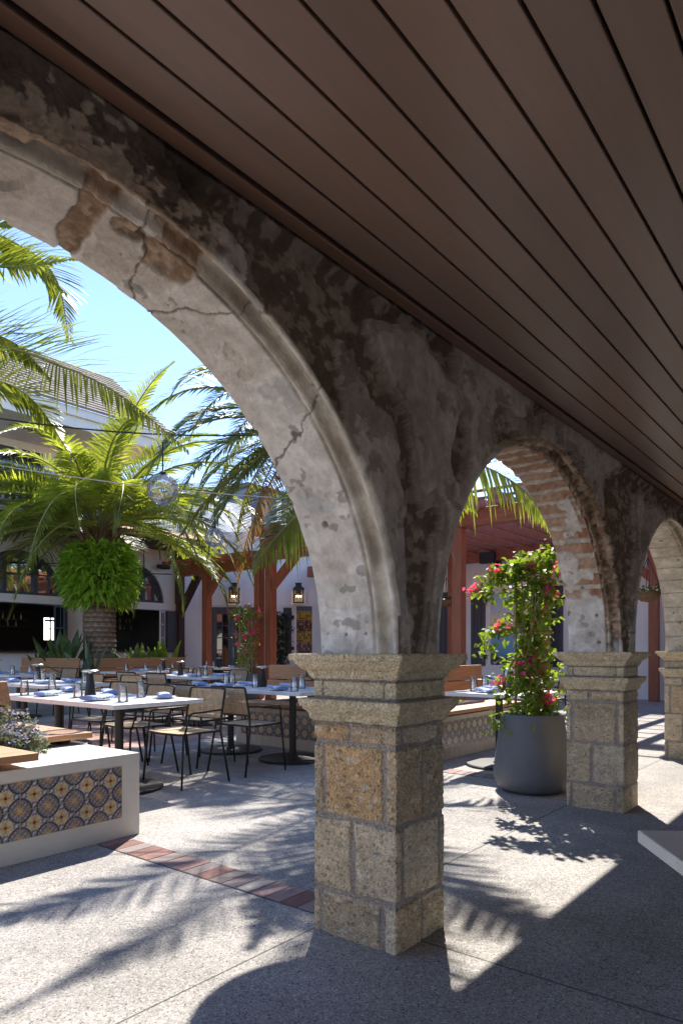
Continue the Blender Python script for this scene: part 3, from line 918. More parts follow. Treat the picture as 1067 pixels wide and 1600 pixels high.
# ------------------------------------------------------------------ planter round the big palm
p3 = empty('planter_bench', 'planter with long teak back boards round the big date palm', 'planter')
mb = MB(); mb.box((7.38, 12.4, 0), (10.2, 15.1, .455)); mb.build('wall', M['stained'], p3, bevel=.005)
mb = MB()
for i in range(3):
    mb.box((7.33, 12.35 + .15 * i, .475), (10.25, 12.35 + .15 * i + .145, .515))
mb.build('seat', M['teak_x'], p3)
mb = MB(); mb.box((7.45, 12.95, .456), (10.1, 15.0, .52)); mb.build('soil', M['soil'], p3)
mb = MB()
for z0, z1, d in ((.60, .775, 0), (.785, .985, .03)):
    mb.box((7.75, 12.55 + d, z0), (10.0, 12.595 + d, z1))
mb.build('backrest', M['teak_x'], p3, bevel=.005)
mb = MB()
for z0, z1, d in ((.60, .775, 0), (.785, .985, .03)):
    mb.box((7.45 + d, 12.75, z0), (7.495 + d, 15.1, z1))
mb.build('backrest', M['teak_y'], p3, bevel=.005)

# ------------------------------------------------------------------ tables
def table(label, x0, x1, y0, y1, poles, ztop=.745, rz=None, origin=None, base_r=.36, square=False):
    cx, cy = (x0 + x1) / 2, (y0 + y1) / 2
    t = empty('dining_table', label, 'table', (cx, cy, 0), group='white pedestal tables in the courtyard')
    MB().box((x0 - cx, y0 - cy, ztop - .036), (x1 - cx, y1 - cy, ztop)).build('tabletop', M['tabletop'], t, bevel=.004)
    for px, py in poles:
        mb = MB()
        mb.lathe([(.036, .02), (.036, ztop - .05), (.11, ztop - .049), (.11, ztop - .037)], (px - cx, py - cy, 0), 16)
        pd = mb.build('pedestal', M['metal'], t, smooth=False)
        mb = MB()
        mb.lathe([(base_r - .01, .001), (base_r, .006), (base_r, .018), (base_r - .012, .026), (.06, .03), (.045, .05)], (px - cx, py - cy, 0), 36)
        mb.build('base', M['metal'], pd)
    return t
TABLES = {
    'near': table('long white table beside the tiled planter at the left', 2.92, 3.78, 4.50, 6.45, [(3.3, 5.0), (3.3, 5.96)]),
    'bench': table('white table drawn up to the tiled bench left of the front pillar', 4.88, 5.74, 4.40, 6.42, [(5.31, 4.89), (5.33, 5.87)]),
    'right': table('white table by the bench seen between the two pillars', 5.86, 6.72, 2.5, 3.38, [(6.33, 3.03)], base_r=.33),
    'palm': table('white table in front of the long palm planter board', 7.25, 8.85, 10.9, 11.62, [(7.7, 11.26), (8.4, 11.26)]),
    'middle': table('white table in the middle distance above the chair backs', 6.6, 7.4, 7.9, 9.6, [(7.0, 8.3), (7.0, 9.2)]),
    'pergola': table('farthest white table near the blue grey doors', 10.2, 11.0, 11.5, 12.9, [(10.6, 12.2)]),
    'left': table('white table at the far left before the shorter planter board', 5.3, 6.1, 11.1, 12.9, [(5.7, 11.6), (5.7, 12.4)]),
    'second': table('white table just behind the long near table', 3.98, 4.84, 7.5, 9.2, [(4.4, 7.9), (4.4, 8.8)]),
    'mural': table('white table in the shade before the sunset painting', 8.7, 10.1, 3.9, 4.7, [(9.1, 4.3), (9.7, 4.3)]),
}
TNAME = {'near': 'long near table', 'bench': 'table by the tiled bench', 'right': 'table between the two pillars', 'palm': 'table before the palm planter',
         'middle': 'middle distance table', 'pergola': 'farthest table by the doors', 'left': 'far left table', 'second': 'table behind the long near table', 'mural': 'table before the sunset painting'}
# white table corner inside the walkway
e1 = Vector((math.cos(R(YAW - 3.6)), math.sin(R(YAW - 3.6)), 0))
t = empty('dining_table', 'plain white table corner inside the walkway at the right edge', 'table', (1.653, .448, 0), R(YAW - 3.6))
MB().box((-.8, -1.3, .717), (0, 0, .745)).build('tabletop', M['tabletop'], t, bevel=.003)
mb = MB(); mb.lathe([(.3, .001), (.3, .02), (.036, .03), (.036, .70), (.12, .701), (.12, .7165)], (-.4, -.65, 0), 24); mb.build('pedestal', M['metal'], t)

# ------------------------------------------------------------------ chairs
def weave(mb, P00, P10, P01, P11, nu, nv, w, sag=(0, 0, 0), lift=.0012):
    P00, P10, P01, P11 = [np.array(p, float) for p in (P00, P10, P01, P11)]
    sag = np.array(sag, float)
    n = np.cross(P10 - P00, P01 - P00); n /= np.linalg.norm(n)
    def pt(u, v):
        p = (P00 * (1 - u) + P10 * u) * (1 - v) + (P01 * (1 - u) + P11 * u) * v
        return p + sag * (4 * u * (1 - u)) * (4 * v * (1 - v)) ** .5
    lu = np.linalg.norm(P10 - P00); lv = np.linalg.norm(P01 - P00)
    for i in range(nu):
        u = (i + .5) / nu; hu = w / lu / 2
        row = [[pt(u - hu, v) + n * lift, pt(u + hu, v) + n * lift] for v in np.linspace(0, 1, 7)]
        mb.grid(np.array(row))
    for j in range(nv):
        v = (j + .5) / nv; hv = w / lv / 2
        row = [[pt(u, v - hv) - n * lift, pt(u, v + hv) - n * lift] for u in np.linspace(0, 1, 7)]
        mb.grid(np.array(row))

def make_chair(label):
    t = empty('dining_chair', label, 'chair', group='woven metal chairs at the tables')
    fr = MB()
    r = .0095
    seat = [(-.20, -.235, .452), (.18, -.25, .455), (.225, -.22, .452), (.235, 0, .450), (.225, .22, .452), (.18, .25, .455), (-.20, .235, .452)]
    fr.tube(seat + [seat[0]], r, 8)
    fr.build('seat_frame', M['metal'], t, smooth=True)
    mb = MB(); weave(mb, (-.20, -.228, .455), (.225, -.232, .455), (-.20, .228, .455), (.225, .232, .455), 26, 26, .0125, (0, 0, -.010))
    mb.build('seat', M['weave'], t)
    for sgn in (-1, 1):
        mb = MB(); mb.tube([(.20, sgn * .243, .452), (.235, sgn * .262, .0)], [.0105, .009], 8); mb.build('leg', M['metal'], t, smooth=True)
        mb = MB(); mb.tube([(-.285, sgn * .262, 0), (-.205, sgn * .238, .45), (-.212, sgn * .236, .55), (-.262, sgn * .232, .80), (-.268, sgn * .225, .812)], .0105, 8)
        mb.build('leg', M['metal'], t, smooth=True)
        mb = MB(); mb.tube([(-.228, sgn * .236, .635), (-.05, sgn * .262, .632), (.12, sgn * .272, .628), (.150, sgn * .270, .618), (.162, sgn * .266, .59), (.19, sgn * .247, .455)], .0085, 8)
        mb.build('armrest', M['metal'], t, smooth=True)
    mb = MB()
    mb.tube([(-.268, -.226, .812), (-.285, -.1, .814), (-.29, 0, .815), (-.285, .1, .814), (-.268, .226, .812)], r, 8)
    mb.build('back_rail', M['metal'], t, smooth=True); mb = MB()
    mb.tube([(-.217, -.235, .555), (-.232, -.1, .555), (-.237, 0, .555), (-.232, .1, .555), (-.217, .235, .555)], .008, 8)
    mb.build('back_rail', M['metal'], t, smooth=True)
    mb = MB(); weave(mb, (-.217, -.232, .556), (-.217, .232, .556), (-.268, -.226, .81), (-.268, .226, .81), 30, 16, .0098, (-.021, 0, 0))
    mb.build('backrest', M['weave'], t)
    return t
proto = make_chair('woven armless-looking chair nearest the long near table, back towards the aisle')
CH = [
    (3.80, 4.78, 180, 'nearest woven chair facing the long near table, back to another chair'),
    (3.86, 5.50, 178, 'second woven chair along the aisle side of the long near table'),
    (3.92, 6.22, 182, 'third woven chair along the aisle side of the long near table'),
    (4.56, 4.78, 2, 'nearest woven armchair facing the tiled bench, beside the front pillar'),
    (4.55, 5.52, -3, 'second woven chair facing the table by the tiled bench'),
    (4.56, 6.20, 0, 'third woven chair facing the table by the tiled bench'),
    (3.72, 8.0, 0, 'woven chair on the left of the table behind the long near table'),
    (5.12, 7.9, 180, 'woven chair on the right of the table behind the long near table, nearest end'),
    (5.12, 8.7, 176, 'woven chair on the right of the table behind the long near table, far end'),
    (8.0, 10.55, 90, 'woven chair with its back to us at the table before the palm planter'),
    (8.62, 10.5, 90, 'right hand woven chair with its back to us before the palm planter'),
    (6.35, 8.35, 0, 'woven chair on the near left of the middle distance table'),
    (6.35, 9.15, 0, 'woven chair on the far left of the middle distance table'),
    (7.72, 8.6, 182, 'woven chair on the right of the middle distance table'),
    (11.15, 12.0, 180, 'woven chair at the farthest table by the blue grey doors'),
    (9.0, 3.62, 90, 'woven chair in the shade at the table before the sunset painting'),
    (9.75, 3.6, 92, 'right hand woven chair at the table before the sunset painting'),
    (6.45, 11.7, 180, 'woven chair at the far left table'),
    (2.6, 7.6, 0, 'woven chair by the far end of the near planter seat'),
]
for i, (x, y, a, lab) in enumerate(CH):
    if i == 0:
        proto.location = (x, y, 0); proto.rotation_euler = (0, 0, R(a)); proto['label'] = lab
    else:
        copy_tree(proto, (x + rnd.uniform(-.05, .05), y + rnd.uniform(-.04, .04), 0), R(a + rnd.uniform(-7, 7)), lab)

# ------------------------------------------------------------------ tableware
def mk_glass():
    mb = MB()
    mb.lathe([(.0405, 0), (.040, .002), (.0385, .03), (.035, .085), (.031, .135), (.0295, .146), (.026, .149), (.0, .149)], n=20)
    mb.lathe([(.0375, .0), (.036, .03), (.0325, .085), (.0285, .128), (.0, .130)], n=20)
    mb.lathe([(.0405, 0), (.0375, 0.0002)], n=20)
    return mb.build('glass', M['glass'], None, smooth=True)
def mk_napkin(seed, L_=.24):
    rr = random.Random(seed)
    nl, nr = 22, 18; L_ = .30
    P = np.zeros((nl, nr, 3)); C = np.zeros((nl, nr, 3))
    for i in range(nl):
        s = i / (nl - 1)
        wx = .052 + .012 * math.sin(s * 3.1 + seed) + .008 * s
        hz = .017 + .004 * math.sin(s * 7 + seed)
        for k in range(nr):
            a = 2 * math.pi * k / nr
            rag = 1 + .10 * math.sin(3 * a + 5 * s + seed)
            P[i, k] = ((s - .5) * L_ + .012 * math.sin(a * 2) * (s > .9), wx * math.cos(a) * rag + .01 * math.sin(s * 3 + seed), max(.002, .019 + hz * math.sin(a) * rag))
            st = (s * L_ * 24 + .3 * math.sin(a)) % 1.0
            base = (.22, .31, .60) if seed % 3 else (.34, .42, .66)
            C[i, k] = base if (st < .62 or s < .12) else (.60, .65, .76)
            if .40 < s < .46 or .50 < s < .53: C[i, k] = (.72, .74, .80)
    mb = MB(); mb.grid(P, C, closed=True)
    for i in (0, nl - 1):
        ctr = P[i].mean(0)
        mb.add([tuple(ctr)] + [tuple(p) for p in P[i]], [(0, 1 + k, 1 + (k + 1) % nr) for k in range(nr)], (.22, .30, .55))
    return mb.build('napkin', M['napkin'], None, smooth=True)
def mk_plate():
    mb = MB(); mb.lathe([(.05, .001), (.06, .003), (.10, .012), (.105, .015), (.10, .0165), (.062, .008), (0, .007)], n=28)
    return mb.build('plate', M['china'], None, smooth=True)
def mk_lamp(label):
    t = empty('table_lamp', label, 'lamp', group='small cordless table lamps')
    mb = MB(); mb.lathe([(.050, .0), (.051, .006), (.047, .02), (.026, .185), (.022, .20), (.0, .2005)], n=24); mb.build('cone_base', M['metal'], t, smooth=True)
    mb = MB(); mb.lathe([(.018, .2), (.018, .212), (.070, .213), (.074, .218), (.074, .226), (.066, .231), (0, .233)], n=28); mb.build('disc_top', M['steel'], t, smooth=False)
    return t
G0 = mk_glass(); N0 = [mk_napkin(i) for i in range(3)]; P0 = mk_plate(); L0 = None
used = {'g': False, 'p': False}
usedn = [False] * 3
LAMPS = []
def put(o, first, x, y, z, rz, label, cat, group):
    q = o if first else o.copy()
    if not first: COL.objects.link(q)
    q.location = (x, y, z); q.rotation_euler = (0, 0, rz)
    tag(q, label, cat, group)
    return q
def setting(tab, glasses, naps, lamps, z=.7455):
    nm = TNAME[tab]
    for x, y, lab in glasses:
        put(G0, not used['g'], x, y, z, 0, 'upturned clear tumbler %s on the %s' % (lab, nm), 'glass', 'upturned tumblers on the tables'); used['g'] = True
    for i, (x, y, a, lab) in enumerate(naps):
        put(P0, not used['p'], x, y, z, 0, 'white side plate %s on the %s' % (lab, nm), 'plate', 'side plates under the napkins'); used['p'] = True
        k = (i + len(tab)) % 3
        put(N0[k], not usedn[k], x, y, z + .0085, R(a), 'rolled blue napkin %s on the %s' % (lab, nm), 'napkin', 'rolled blue napkins'); usedn[k] = True
    global L0
    for x, y, lab in lamps:
        if L0 is None:
            L0 = mk_lamp(''); L0.location = (x, y, z); L0['label'] = 'dark disc topped lamp %s on the %s' % (lab, nm)
        else:
            copy_tree(L0, (x, y, z), 0, 'dark disc topped lamp %s on the %s' % (lab, nm))
setting('near', [(3.15, 4.72, 'at the near corner'), (3.55, 5.05, 'beside the aisle edge'), (3.20, 5.46, 'left of the lamp'), (3.42, 6.3, 'at the far end'), (3.62, 5.95, 'behind the lamp'), (3.05, 6.1, 'on the planter side far end')],
        [(3.12, 5.02, 25, 'at the near corner'), (3.62, 4.82, 60, 'by the aisle edge'), (3.14, 5.86, 35, 'left of the lamp'), (3.62, 5.62, 75, 'right of the lamp'), (3.6, 6.3, 80, 'at the far end')], [(3.40, 5.60, 'in the middle')])
setting('bench', [(5.0, 4.58, 'at the near corner'), (5.42, 4.86, 'next to the pillar'), (5.28, 5.42, 'left of the lamp'), (5.45, 6.08, 'at the far end'), (5.62, 6.16, 'at the far bench corner'), (5.60, 4.62, 'nearest the bench')],
        [(5.03, 4.84, 70, 'at the near edge'), (5.56, 5.1, 100, 'by the bench'), (5.06, 5.70, 75, 'in the middle'), (5.54, 5.76, 110, 'by the bench far end'), (5.15, 6.2, 65, 'at the far end')], [(5.42, 5.45, 'in the middle')])
setting('right', [(6.16, 3.22, 'at the back left'), (6.52, 3.28, 'at the back right')], [(6.0, 3.0, 60, 'on the left'), (6.42, 3.2, 15, 'at the back')], [(6.36, 2.92, 'in the middle')])
setting('palm', [(7.55, 11.2, 'at the left end'), (8.05, 11.3, 'in the middle'), (8.25, 11.1, 'near the chairs'), (8.7, 11.3, 'at the right end')], [(7.75, 11.05, 10, 'at the left end'), (8.15, 11.45, 10, 'at the back'), (8.5, 11.05, 5, 'at the right end')], [(8.55, 11.4, 'at the right')])
setting('middle', [(6.72, 8.1, 'at the near end'), (7.1, 8.4, 'in the middle'), (6.8, 9.2, 'at the far end')], [(6.8, 8.3, 80, 'on the left'), (7.2, 8.15, 95, 'on the right'), (7.2, 9.2, 80, 'at the far end')], [(7.0, 8.9, 'in the middle')])
setting('pergola', [(10.3, 11.9, 'at the near end'), (10.6, 12.5, 'in the middle')], [(10.35, 12.25, 80, 'on the left'), (10.8, 11.8, 85, 'on the right')], [(10.55, 12.0, 'in the middle')])
setting('left', [(5.45, 11.3, 'at the near end'), (5.9, 11.6, 'on the right'), (5.6, 12.4, 'at the far end')], [(5.8, 11.3, 70, 'at the near end'), (5.5, 11.9, 80, 'on the left'), (5.9, 12.2, 85, 'on the right')], [(5.85, 12.7, 'at the far end')])
setting('second', [(4.15, 7.65, 'at the near left'), (4.6, 7.7, 'at the near right'), (4.3, 8.3, 'in the middle'), (4.65, 8.8, 'at the far right')], [(4.2, 7.95, 80, 'on the left'), (4.65, 8.1, 95, 'on the right'), (4.2, 8.7, 80, 'at the far left')], [(4.42, 8.5, 'in the middle')])
setting('mural', [(9.0, 4.2, 'at the left'), (9.2, 4.3, 'in the middle')], [(8.9, 4.45, 20, 'at the left'), (9.4, 4.4, 10, 'in the middle')], [])

# ------------------------------------------------------------------ patio heater hidden behind the front pillar (throws the round shadow)
t = empty('patio_heater', 'dark patio heater with round dome standing behind the front pillar', 'heater', (3.35, 2.45, 0))
mb = MB(); mb.lathe([(.22, .001), (.22, .04), (.05, .08), (.03, .1), (.03, 1.85)], n=24); mb.build('stand', M['metal'], t, smooth=False)
mb = MB(); mb.lathe([(.09, 1.85), (.1, 1.9), (.1, 2.1), (.06, 2.16)], n=20); mb.build('burner', M['steel'], t)
mb = MB(); mb.lathe([(.452, 2.19), (.455, 2.2), (.40, 2.225), (.2, 2.27), (.0, 2.285)], n=48); mb.build('dome', M['steel'], t, smooth=True)

# ------------------------------------------------------------------ big grey pot and bougainvillea
def leaf_cloud(mb, pts, size, rr, droop=.3, fold=.25, aspect=.75, updir=None):
    for p in pts:
        a = rr.uniform(0, 2 * math.pi); e = rr.gauss(-droop, .55)
        d = Vector((math.cos(a) * math.cos(e), math.sin(a) * math.cos(e), math.sin(e)))
        s = d.cross(Vector((0, 0, 1)))
        if s.length < .05: s = Vector((1, 0, 0))
        s.normalize()
        roll = rr.gauss(0, .5)
        n = s.cross(d)
        s2 = s * math.cos(roll) + n * math.sin(roll); n2 = s2.cross(d)
        l = size * rr.uniform(.6, 1.25); w = l * aspect
        p = Vector(p)
        base = p; tip = p + d * l - Vector((0, 0, .1 * l))
        m1 = p + d * (l * .38)
        b1 = m1 + s2 * (w * .5) + n2 * (fold * w * .5); b2 = m1 - s2 * (w * .5) + n2 * (fold * w * .5)
        c1 = p + d * (l * .75) + s2 * (w * .28) + n2 * (fold * w * .25) - Vector((0, 0, .04 * l)); c2 = p + d * (l * .75) - s2 * (w * .28) + n2 * (fold * w * .25) - Vector((0, 0, .04 * l))
        mid = p + d * (l * .72) - Vector((0, 0, .04 * l))
        mb.add([base, b1, c1, tip, c2, b2, m1, mid], [(0, 6, 1), (6, 7, 2, 1), (7, 3, 2), (0, 5, 6), (6, 5, 4, 7), (7, 4, 3)])

def pot(label, loc, s=1.0):
    t = empty('plant_pot', label, 'pot', loc)
    prof = [(.19, .0), (.235, .008), (.275, .04), (.298, .10), (.300, .16), (.292, .24), (.27, .40), (.248, .56), (.240, .605), (.233, .612), (.222, .608), (.216, .59), (.215, .54)]
    mb = MB(); mb.lathe([(r * s, z * s) for r, z in prof], n=56); mb.build('shell', M['pot'], t, smooth=True)
    mb = MB(); mb.lathe([(.0, .555 * s), (.1 * s, .56 * s), (.214 * s, .55 * s)], n=24); mb.build('soil', M['soil'], t, smooth=True)
    return t
def bougainvillea(label, loc, h, seed, nl, nfl, spread=.2, wild=()):
    t = empty('bougainvillea', label, 'climbing plant', loc)
    rr = random.Random(seed)
    mb = MB()
    for dx, dy in ((.10, -.10), (-.10, .10)):
        mb.tube([(dx, dy, .5), (dx * 1.02, dy, h * .97)], .011, 7)
    mb.build('stake', M['bamboo'], t, smooth=True)
    mb = MB()
    for z in (.95, 1.3, h * .93):
        mb.bar((.13, -.13, z), (-.13, .13, z), .018, .018)
    mb.build('crossbar', M['bamboo'], t)
    st = MB(); pts = []; tips = []
    for i in range(9):
        a0 = rr.uniform(0, 6.28); p = [(.03 * math.cos(a0), .03 * math.sin(a0), .54)]
        zz = .54; rad = .05
        while zz < h * rr.uniform(.8, 1.02):
            zz += .09; a0 += rr.uniform(-.9, .9); rad = min(spread * .8, rad + .02)
            p.append((rad * math.cos(a0) * rr.uniform(.4, 1), rad * math.sin(a0) * rr.uniform(.4, 1), zz))
        st.tube(p, .005, 5)
    clumps = []
    z = .60
    while z < h:
        for _ in range(3):
            a = rr.uniform(0, 6.28); q = spread * rr.uniform(.25, 1.0)
            clumps.append((q * math.cos(a), q * math.sin(a), z + rr.uniform(-.05, .05), rr.uniform(.045, .085)))
        z += .085
    for (x, y, z, dx, dy, dz, n) in wild:
        q = [(x, y, z)]
        for k in range(1, n + 1):
            f = k / n
            c = (x + dx * f, y + dy * f, z + dz * f + .10 * math.sin(f * 3.1) - .08 * f * f)
            q.append(c); clumps.append((*c, .05))
        st.tube(q, .004, 5)
    st.build('stem', M['bamboo'], t, smooth=True)
    per = max(1, nl // len(clumps))
    for (x, y, z, s) in clumps:
        for _ in range(per):
            pts.append((x + rr.gauss(0, s), y + rr.gauss(0, s), z + rr.gauss(0, s)))
    mb = MB(); leaf_cloud(mb, pts, .064, rr); mb.build('foliage', M['leaf'], t)
    for i in range(nfl):
        c = clumps[rr.randrange(max(0, len(clumps) - 34 - len(wild) * 4), len(clumps))] if i < nfl * .8 else rr.choice(clumps)
        fl = [(c[0] * 1.2 + rr.gauss(0, .028), c[1] * 1.2 + rr.gauss(0, .028), c[2] + .02 + rr.gauss(0, .028)) for _ in range(26)]
        mb = MB(); leaf_cloud(mb, fl, .042, rr, 0, .4, .9); mb.build('flower_cluster', M['flower'], t)
    return t
pot('large charcoal tapered pot beside the second pillar', (5.40, 2.29, 0), 1.04)
RT = Vector((.6233, -.7819, 0))
bougainvillea('bougainvillea with pink flowers tied to bamboo stakes in the large pot', (5.40, 2.29, 0), 1.86, 3, 2300, 22, .14,
              wild=((-.1, .1, 1.72, -.20, .20, -.02, 5), (-.1, .1, 1.25, -.17, .19, .02, 3), (-.05, .08, 1.05, -.07, .11, -.1, 2), (0, 0, 1.75, -.1, .1, .14, 3), (.05, -.05, 1.8, .06, -.08, .12, 3), (-.1, .1, .75, -.08, .10, -.10, 2)))
pot('charcoal pot before the blue grey doors', (10.9, 11.5, 0), 1.0)
bougainvillea('far bougainvillea with pale pink flowers by the pergola post', (10.9, 11.5, 0), 2.15, 8, 1000, 22, .24, wild=((0, .1, 1.9, -.15, .2, .2, 3), (0, -.1, 1.9, .15, -.2, .1, 3)))

# ------------------------------------------------------------------ palms
def frond_mb(path, leaf_len, nleaf, rr, w=.022, up=Vector((0, 0, 1)), rach=None, start=.14, droop=.35, vlift=.35, ragged=.1):
    """leaflets along a polyline rachis"""
    pts = [Vector(p) for p in path]
    # Catmull-Rom resample
    ext = [pts[0] * 2 - pts[1]] + pts + [pts[-1] * 2 - pts[-2]]
    dense = []
    for i in range(1, len(ext) - 2):
        for k in range(10):
            t = k / 10
            p0, p1, p2, p3 = ext[i - 1], ext[i], ext[i + 1], ext[i + 2]
            dense.append(.5 * ((2 * p1) + (-p0 + p2) * t + (2 * p0 - 5 * p1 + 4 * p2 - p3) * t * t + (-p0 + 3 * p1 - 3 * p2 + p3) * t ** 3))
    dense.append(pts[-1])
    cum = [0]
    for a, b in zip(dense, dense[1:]): cum.append(cum[-1] + (b - a).length)
    L_ = cum[-1]
    def at(s):
        d = s * L_
        for i in range(1, len(cum)):
            if cum[i] >= d or i == len(cum) - 1:
                f = (d - cum[i - 1]) / max(1e-6, cum[i] - cum[i - 1])
                return dense[i - 1].lerp(dense[i], f), (dense[i] - dense[i - 1]).normalized()
    lm = MB()
    for k in range(nleaf):
        s = start + (1 - start) * (k + .5) / nleaf
        p, d = at(s)
        side = d.cross(up)
        if side.length < 1e-3: side = Vector((1, 0, 0))
        side.normalize(); nn = side.cross(d).normalized()
        prof = (math.sin(math.pi * min(1, (s - start + .06) / (1 - start)) ** .62) * .9 + .12)
        fwd = .55 + 1.1 * s * s
        for sg in (-1, 1):
            ll = leaf_len * prof * rr.uniform(1 - ragged, 1 + ragged)
            dr = (side * sg + d * fwd * rr.uniform(.85, 1.2) + nn * (vlift + rr.gauss(0, .16))).normalized()
            wv = d.cross(dr)
            wv = (d * .75 + nn * .5 * 1).normalized()
            wv = (wv - dr * wv.dot(dr)).normalized()
            ww = w * (.6 + .5 * prof)
            q0 = p + dr * .008
            g = droop * rr.uniform(.6, 1.5)
            q1 = p + dr * ll * .45 - Vector((0, 0, g * ll * .10))
            q2 = p + dr * ll * .8 - Vector((0, 0, g * ll * .32))
            q3 = p + dr * ll - Vector((0, 0, g * ll * .55))
            lm.add([q0 - wv * ww * .35, q0 + wv * ww * .35, q1 - wv * ww * .5, q1 + wv * ww * .5, q2 - wv * ww * .34, q2 + wv * ww * .34, q3],
                   [(0, 1, 3, 2), (2, 3, 5, 4), (4, 5, 6)])
    return lm, dense

def arch_path(L_, launch, droop, n=7, base=.0):
    th = R(launch); x, z = base, 0.0; out = [(x, 0, z)]
    for i in range(1, n + 1):
        s = i / n
        a = th - R(droop) * s ** 1.35
        x += math.cos(a) * L_ / n; z += math.sin(a) * L_ / n
        out.append((x, 0, z))
    return out

def make_frond(name, path, leaf_len, nleaf, seed, m, parent, r0=.022, **kw):
    rr = random.Random(seed)
    lm, dense = frond_mb(path, leaf_len, nleaf, rr, **kw)
    nv = len(lm.v)
    lm.tube(dense[::2] + [dense[-1]], [r0 * (1 - .88 * i / max(1, len(dense[::2]))) for i in range(len(dense[::2]) + 1)], 5)
    me_o = lm.build(name, m, parent)
    me_o.data.materials.append(M['rachis'])
    nf_ = nleaf * 6
    for p_ in me_o.data.polygons[nf_:]: p_.material_index = 1
    return me_o

def palm_trunk(parent, h, r, seed, lean=(0, 0), flare=1.1, rows_per_m=22):
    n = 44; rows = int(h * rows_per_m * 2.2)
    zs = np.linspace(0, h, rows); ths = np.linspace(0, 2 * math.pi, n, endpoint=False)
    T, Zg = np.meshgrid(ths, zs)
    u = T / (2 * math.pi) * 13; v = Zg * 9
    du = np.abs(((u + .5 * np.floor(v)) % 1) - .5) * 2; dv = v % 1
    scale_ = (1 - dv) * (1 - .6 * du)
    rad = r * (1 + (flare - 1) * np.exp(-Zg * 2.5)) * (1 + .10 * scale_ + .03 * vnoise(np.stack([u, v, u * 0], -1), seed))
    P = np.stack([rad * np.cos(T) + lean[0] * Zg / h, rad * np.sin(T) + lean[1] * Zg / h, Zg], -1)
    C = mixc((.11, .075, .05), (.34, .26, .18), np.clip(scale_ * 1.3, 0, 1))
    mb = MB(); mb.grid(P, C, closed=True)
    return mb.build('trunk', M['palm_trunk'], parent)

def crown(parent, z0, n, L_, leaf_len, nleaf, seed, m, skip=None, elmax=78, elmin=-38, off=(0, 0), w=.022, old=3, azs=None, r0=.026):
    rr = random.Random(seed)
    variants = []
    for i, (la, dr) in enumerate(((78, 66), (64, 92), (48, 104), (32, 100), (14, 86), (-6, 60), (-28, 42))):
        variants.append((la, dr))
    protos = {}
    for i in range(n):
        f = i / max(1, n - 1)
        el = elmax + (elmin - elmax) * f ** .9
        az = i * 137.508 + rr.uniform(-14, 14)
        if skip and skip(az % 360, el): continue
        vi = min(range(len(variants)), key=lambda q: abs(variants[q][0] - el))
        key = (vi, rr.randrange(2))
        isold = i >= n - old
        if key not in protos or isold:
            la, dr = variants[vi]
            o = make_frond('frond', arch_path(L_ * (1 if key[1] else .88), la, dr * rr.uniform(.9, 1.1), base=.10), leaf_len, nleaf, seed * 31 + vi * 7 + key[1], M['palm_old'] if isold else m, parent, w=w, r0=r0)
            if not isold: protos[key] = o
        else:
            o = protos[key].copy(); COL.objects.link(o); o.parent = parent
        o.location = (off[0], off[1], z0 + .12 * math.sin(R(max(el, 0))))
        o.rotation_euler = (R(rr.uniform(-16, 16)), R(rr.uniform(-6, 6)), R(az))
        s = rr.uniform(.85, 1.08)
        o.scale = (s, s, s)

# big date palm with fern skirt
pt = empty('palm_tree', 'big date palm rising from the long planter, fern skirt round its trunk', 'palm tree', (8.62, 13.82, 0), group='palms in the courtyard')
palm_trunk(pt, 3.55, .335, 5)
crown(pt, 3.75, 62, 4.5, .64, 104, 5, M['palm'], w=.030, elmin=13, elmax=74, old=0, r0=.036)
mb = MB(); rr = random.Random(9)
for i in range(130):
    a = rr.uniform(0, 6.28); z = rr.uniform(3.3, 3.85); e = rr.uniform(.2, 1.2)
    mb.tube([(.28 * math.cos(a), .28 * math.sin(a), z - .1), (.42 * math.cos(a), .42 * math.sin(a), z + .15 * e), (.55 * math.cos(a), .55 * math.sin(a), z + .42 * e)], [.025, .015, .006], 4)
mb.build('old_leaf_bases', M['palm_old'], pt)

fs = empty('fern', 'round skirt of bright green ferns growing around the big palm trunk', 'fern', (8.62, 13.82, 0))
mb = MB(); rr = random.Random(12)
def fern_leaf(mb, p, d, L_, w, rr):
    p = Vector(p); d = Vector(d).normalized()
    side = d.cross(Vector((0, 0, 1)))
    if side.length < .05: side = Vector((1, 0, 0))
    side.normalize()
    roll = rr.gauss(0, .6); nn = side.cross(d); side = side * math.cos(roll) + nn * math.sin(roll)
    n = 7; prev = None; pos = p.copy(); dd = d.copy(); vs_ = []; fs_ = []
    for i in range(n + 1):
        s = i / n
        ww = w * (math.sin(math.pi * (.12 + .86 * s)) * .9 + .08) * (1.25 if i % 2 else .62)
        vs_ += [pos - side * ww / 2, pos + Vector((0, 0, .0)), pos + side * ww / 2]
        pos = pos + dd * (L_ / n); dd = (dd + Vector((0, 0, -.17))).normalized()
    for i in range(n):
        a = i * 3
        fs_ += [(a, a + 1, a + 4, a + 3), (a + 1, a + 2, a + 5, a + 4)]
    mb.add(vs_, fs_)
for i in range(3000):
    a = rr.uniform(0, 6.28); f = rr.random()
    z = 2.24 + 1.2 * f
    bulge = math.sin(math.pi * (.10 + .84 * f)) ** .6
    rb = .34 + .40 * bulge * rr.uniform(.35, 1.0)
    el = rr.gauss(.15 + .9 * (f - .45), .35)
    aa = a + rr.gauss(0, .35)
    fern_leaf(mb, (rb * math.cos(a), rb * math.sin(a), z), (math.cos(aa) * math.cos(el), math.sin(aa) * math.cos(el), math.sin(el)), rr.uniform(.22, .38), rr.uniform(.05, .075), rr)
mb.build('foliage', M['fern'], fs)

